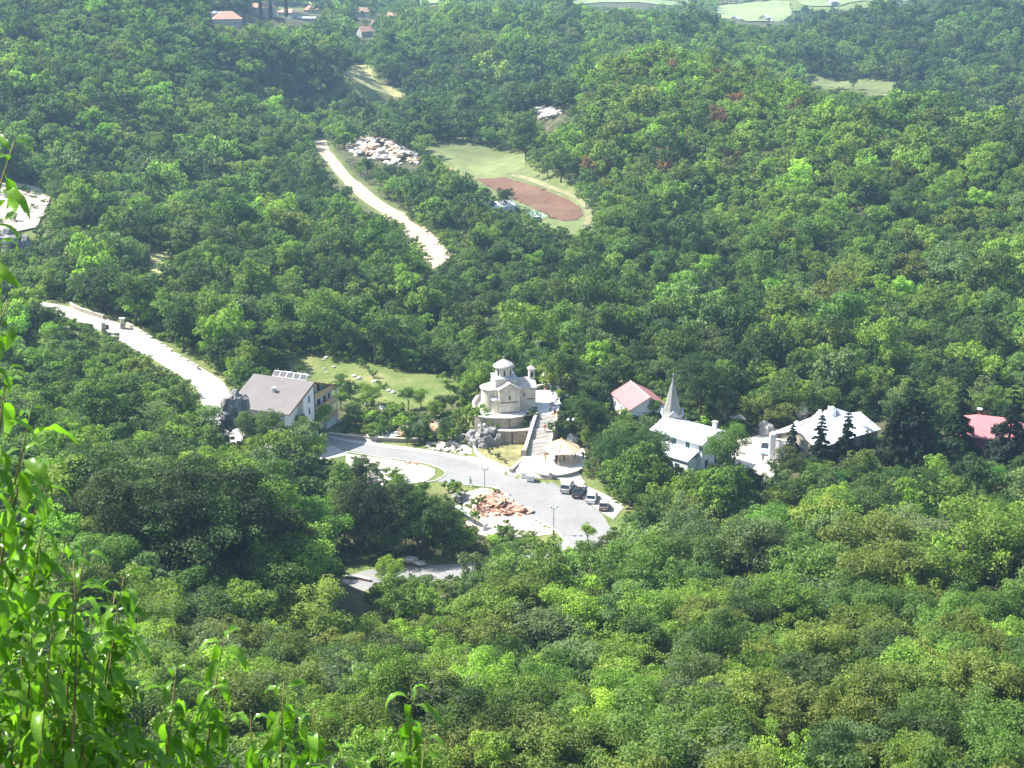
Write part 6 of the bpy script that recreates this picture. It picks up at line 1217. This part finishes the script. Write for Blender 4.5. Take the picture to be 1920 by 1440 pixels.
# shoots: tip (u, v), base (u, v), distance, leaf density
SH = [((28,262),(-60,560),3.3,1),((2,430),(-70,700),3.2,1),((15,560),(-80,860),3.3,.9),((12,690),(-50,1000),3.4,1),((60,760),(-30,1100),3.6,1),((45,850),(-40,1200),3.7,1.1),((95,870),(-10,1250),4.0,1.1),((85,955),(0,1330),4.1,1.1),((30,980),(-30,1330),3.8,1.2),
 ((125,1005),(40,1400),4.2,1.1),((160,1035),(90,1480),4.4,1),((138,1050),(130,1480),4.3,1),((232,1082),(195,1440),4.5,1),((215,1110),(160,1500),4.6,1.1),((60,1080),(20,1500),4.2,1.2),((10,1130),(-20,1500),4.0,1.2),((100,1150),(60,1560),4.3,1.2),((180,1210),(120,1560),4.4,1.1),((250,1285),(230,1560),4.6,.9),((330,1250),(290,1580),4.8,.9),
 ((425,1180),(385,1460),4.9,1),((395,1290),(330,1560),4.8,1),((350,1330),(300,1600),4.8,1),((532,1278),(535,1620),5.1,1),((470,1340),(480,1600),5.0,.9),((590,1330),(560,1600),5.1,.9),((772,1290),(745,1620),5.2,1.),((800,1370),(770,1640),5.2,.8),((715,1400),(760,1640),5.3,.6),((640,1400),(600,1640),5.1,.9),
 ((40,1230),(20,1600),4.1,1.2),((110,1290),(80,1620),4.2,1.2),((160,1340),(150,1640),4.4,1.2),((30,1350),(10,1620),4.0,1.2),((210,1370),(200,1640),4.5,1.1),((80,1390),(60,1660),4.2,1.2),((280,1390),(260,1660),4.6,1),((430,1400),(410,1660),4.9,.9),((520,1410),(500,1660),5,.9),
 ((-20,900),(-60,1200),3.5,1.2),((5,1250),(-20,1500),3.8,1.2),((140,1130),(110,1500),4.3,1.2),((60,1180),(30,1500),4.4,1.1),((120,1220),(100,1560),4.5,1.1)]
NL = 0; prng = random.Random(3); stuffV = []; stuffF = []; stuffT = []
allv = []
for (tu, tv), (bu, bv), d, den in SH:
    d += .5 if d < 4.3 else 0; tip = NP(tu, tv, d); base = NP(bu, bv, d+prng.uniform(-.1, .3)); mid = tip.lerp(base, .5)+Vector((prng.uniform(-.03, .03), prng.uniform(-.05, .05), prng.uniform(-.01, .03)))
    pts_ = [tuple((base*(1-t_)**2+mid*2*t_*(1-t_)+tip*t_*t_)-o0) for t_ in np.linspace(0, 1, 9)]
    br = MB().tube(pts_, [.0042*(1-t_)+.0014 for t_ in np.linspace(0, 1, 9)], 6); br.tube([fork-o0, (Vector(pts_[0])+(fork-o0))*.5+Vector((0, 0, -.08)), pts_[0]], [.014, .01, .006], 6); br.build('branch', M_STEM, PT, True)
    Ls = (tip-base).length; n_ = int(Ls/.027*den*(1.6 if tu > 190 else 1.0)); phi = prng.uniform(0, 6.28)
    for k in range(n_):
        t_ = 1-(k+.2)/n_; t_ = max(0, t_); P0 = Vector(pts_[0]).lerp(Vector(pts_[-1]), 0); q = (base*(1-t_)**2+mid*2*t_*(1-t_)+tip*t_*t_)-o0
        phi += 2.4; el = R(prng.uniform(15, 60)) if k < 3 else R(prng.uniform(-58, 25)); s = prng.uniform(.75, 1.15)*(.6+.4*min(1, k/3))
        axd = Vector((math.cos(phi), math.sin(phi), 0)); rotz = math.atan2(axd.y, axd.x)-math.pi/2
        M4 = Matrix.Translation(q) @ Matrix.Rotation(rotz, 4, 'Z') @ Matrix.Rotation(el-R(20), 4, 'X') @ Matrix.Rotation(prng.gauss(0, .35), 4, 'Y') @ Matrix.Scale(s, 4) @ Matrix.Translation((0, .018, 0))
        u_, v_, dp = proj(*(M4.translation+o0)); vis = -60 < u_ < 1980 and v_ < 1500
        allv.append((s/dp*(1 if vis else .01), M4, prng.randrange(6), prng.uniform(.6, 1.35)))
allv.sort(key=lambda a: -a[0])
order = sorted(range(len(allv)), key=lambda i: -allv[i][0])
for rank, i in enumerate(order):
    _, M4, k, cv = allv[i]
    if rank < 300:
        o = bpy.data.objects.new('leaf', LM[k]); COL.objects.link(o); o.parent = PT; o.matrix_local = M4; o['leafcol'] = (.16*cv, .31*cv, .032*cv)
    else:
        me = LM[k]; co = np.empty(len(me.vertices)*3); me.vertices.foreach_get('co', co); co = co.reshape(-1, 3); m_ = np.array(M4); stuffF.append(np.array([tuple(p.vertices) for p in me.polygons])+sum(len(x) for x in stuffV)); stuffV.append(co @ m_[:3, :3].T+m_[:3, 3]); stuffT += [min(1, max(0, .45+(cv-1)))]*len(me.polygons)
me = npmesh('foliage', np.concatenate(stuffV), np.concatenate(stuffF), M_PLEAF, tint=stuffT, smooth=True); o = bpy.data.objects.new('foliage', me); COL.objects.link(o); o.parent = PT; o['kind'] = 'stuff'; o['leafcol'] = (.135, .275, .028)
print('peach leaves', len(allv))
# ------------------------------------------------ air
hz = MB().box(-2900, 2900, -40, 4590, -60, 260).build('haze', [])
hm = bpy.data.materials.new('haze'); hm.use_nodes = True; t = hm.node_tree; t.nodes.clear()
o_ = t.nodes.new('ShaderNodeOutputMaterial'); pv_ = N(t, 'ShaderNodeVolumePrincipled', i_Density=.00020); pv_.inputs['Color'].default_value = (.44, .71, 1, 1); pv_.inputs['Anisotropy'].default_value = .2
t.links.new(pv_.outputs[0], o_.inputs['Volume']); hz.data.materials.append(hm)
tag(hz, 'thin blue summer haze filling the valley', kind='stuff')

# look-alikes: say which one, counted from the left as one sees them
dup = {}
for o in list(SC.objects):
    if o.parent is None and 'label' in o and 'category' in o: dup.setdefault(o['label'], []).append(o)
ORD = ['leftmost', 'second from left', 'third from left', 'fourth from left', 'fifth from left', 'sixth from left', 'seventh from left', 'eighth from left', 'ninth from left', 'tenth from left', 'eleventh from left', 'twelfth from left', 'thirteenth from left', 'fourteenth from left', 'fifteenth from left', 'sixteenth from left', 'seventeenth from left', 'eighteenth from left', 'nineteenth from left', 'twentieth from left']
for lb, os_ in dup.items():
    if len(os_) < 2: continue
    os_.sort(key=lambda o: proj(*o.location)[0])
    for i, o in enumerate(os_):
        w_ = ORD[i] if i < len(os_)-1 and i < len(ORD) else ('rightmost' if i == len(os_)-1 else None)
        if w_:
            for f_ in (f"{lb}, {w_} of {len(os_)}", f"{lb}, {w_}", f"{lb.replace('lying in the meadow between house and church', 'in the meadow')}, {w_}", f"{lb.replace(' shrub at the road edge near the slab heap', ' shrub near the slab heap')}, {w_}"):
                if len(f_.replace('-', ' ').split()) <= 15: o['label'] = f_; break
        if 'group' not in o: o['group'] = lb
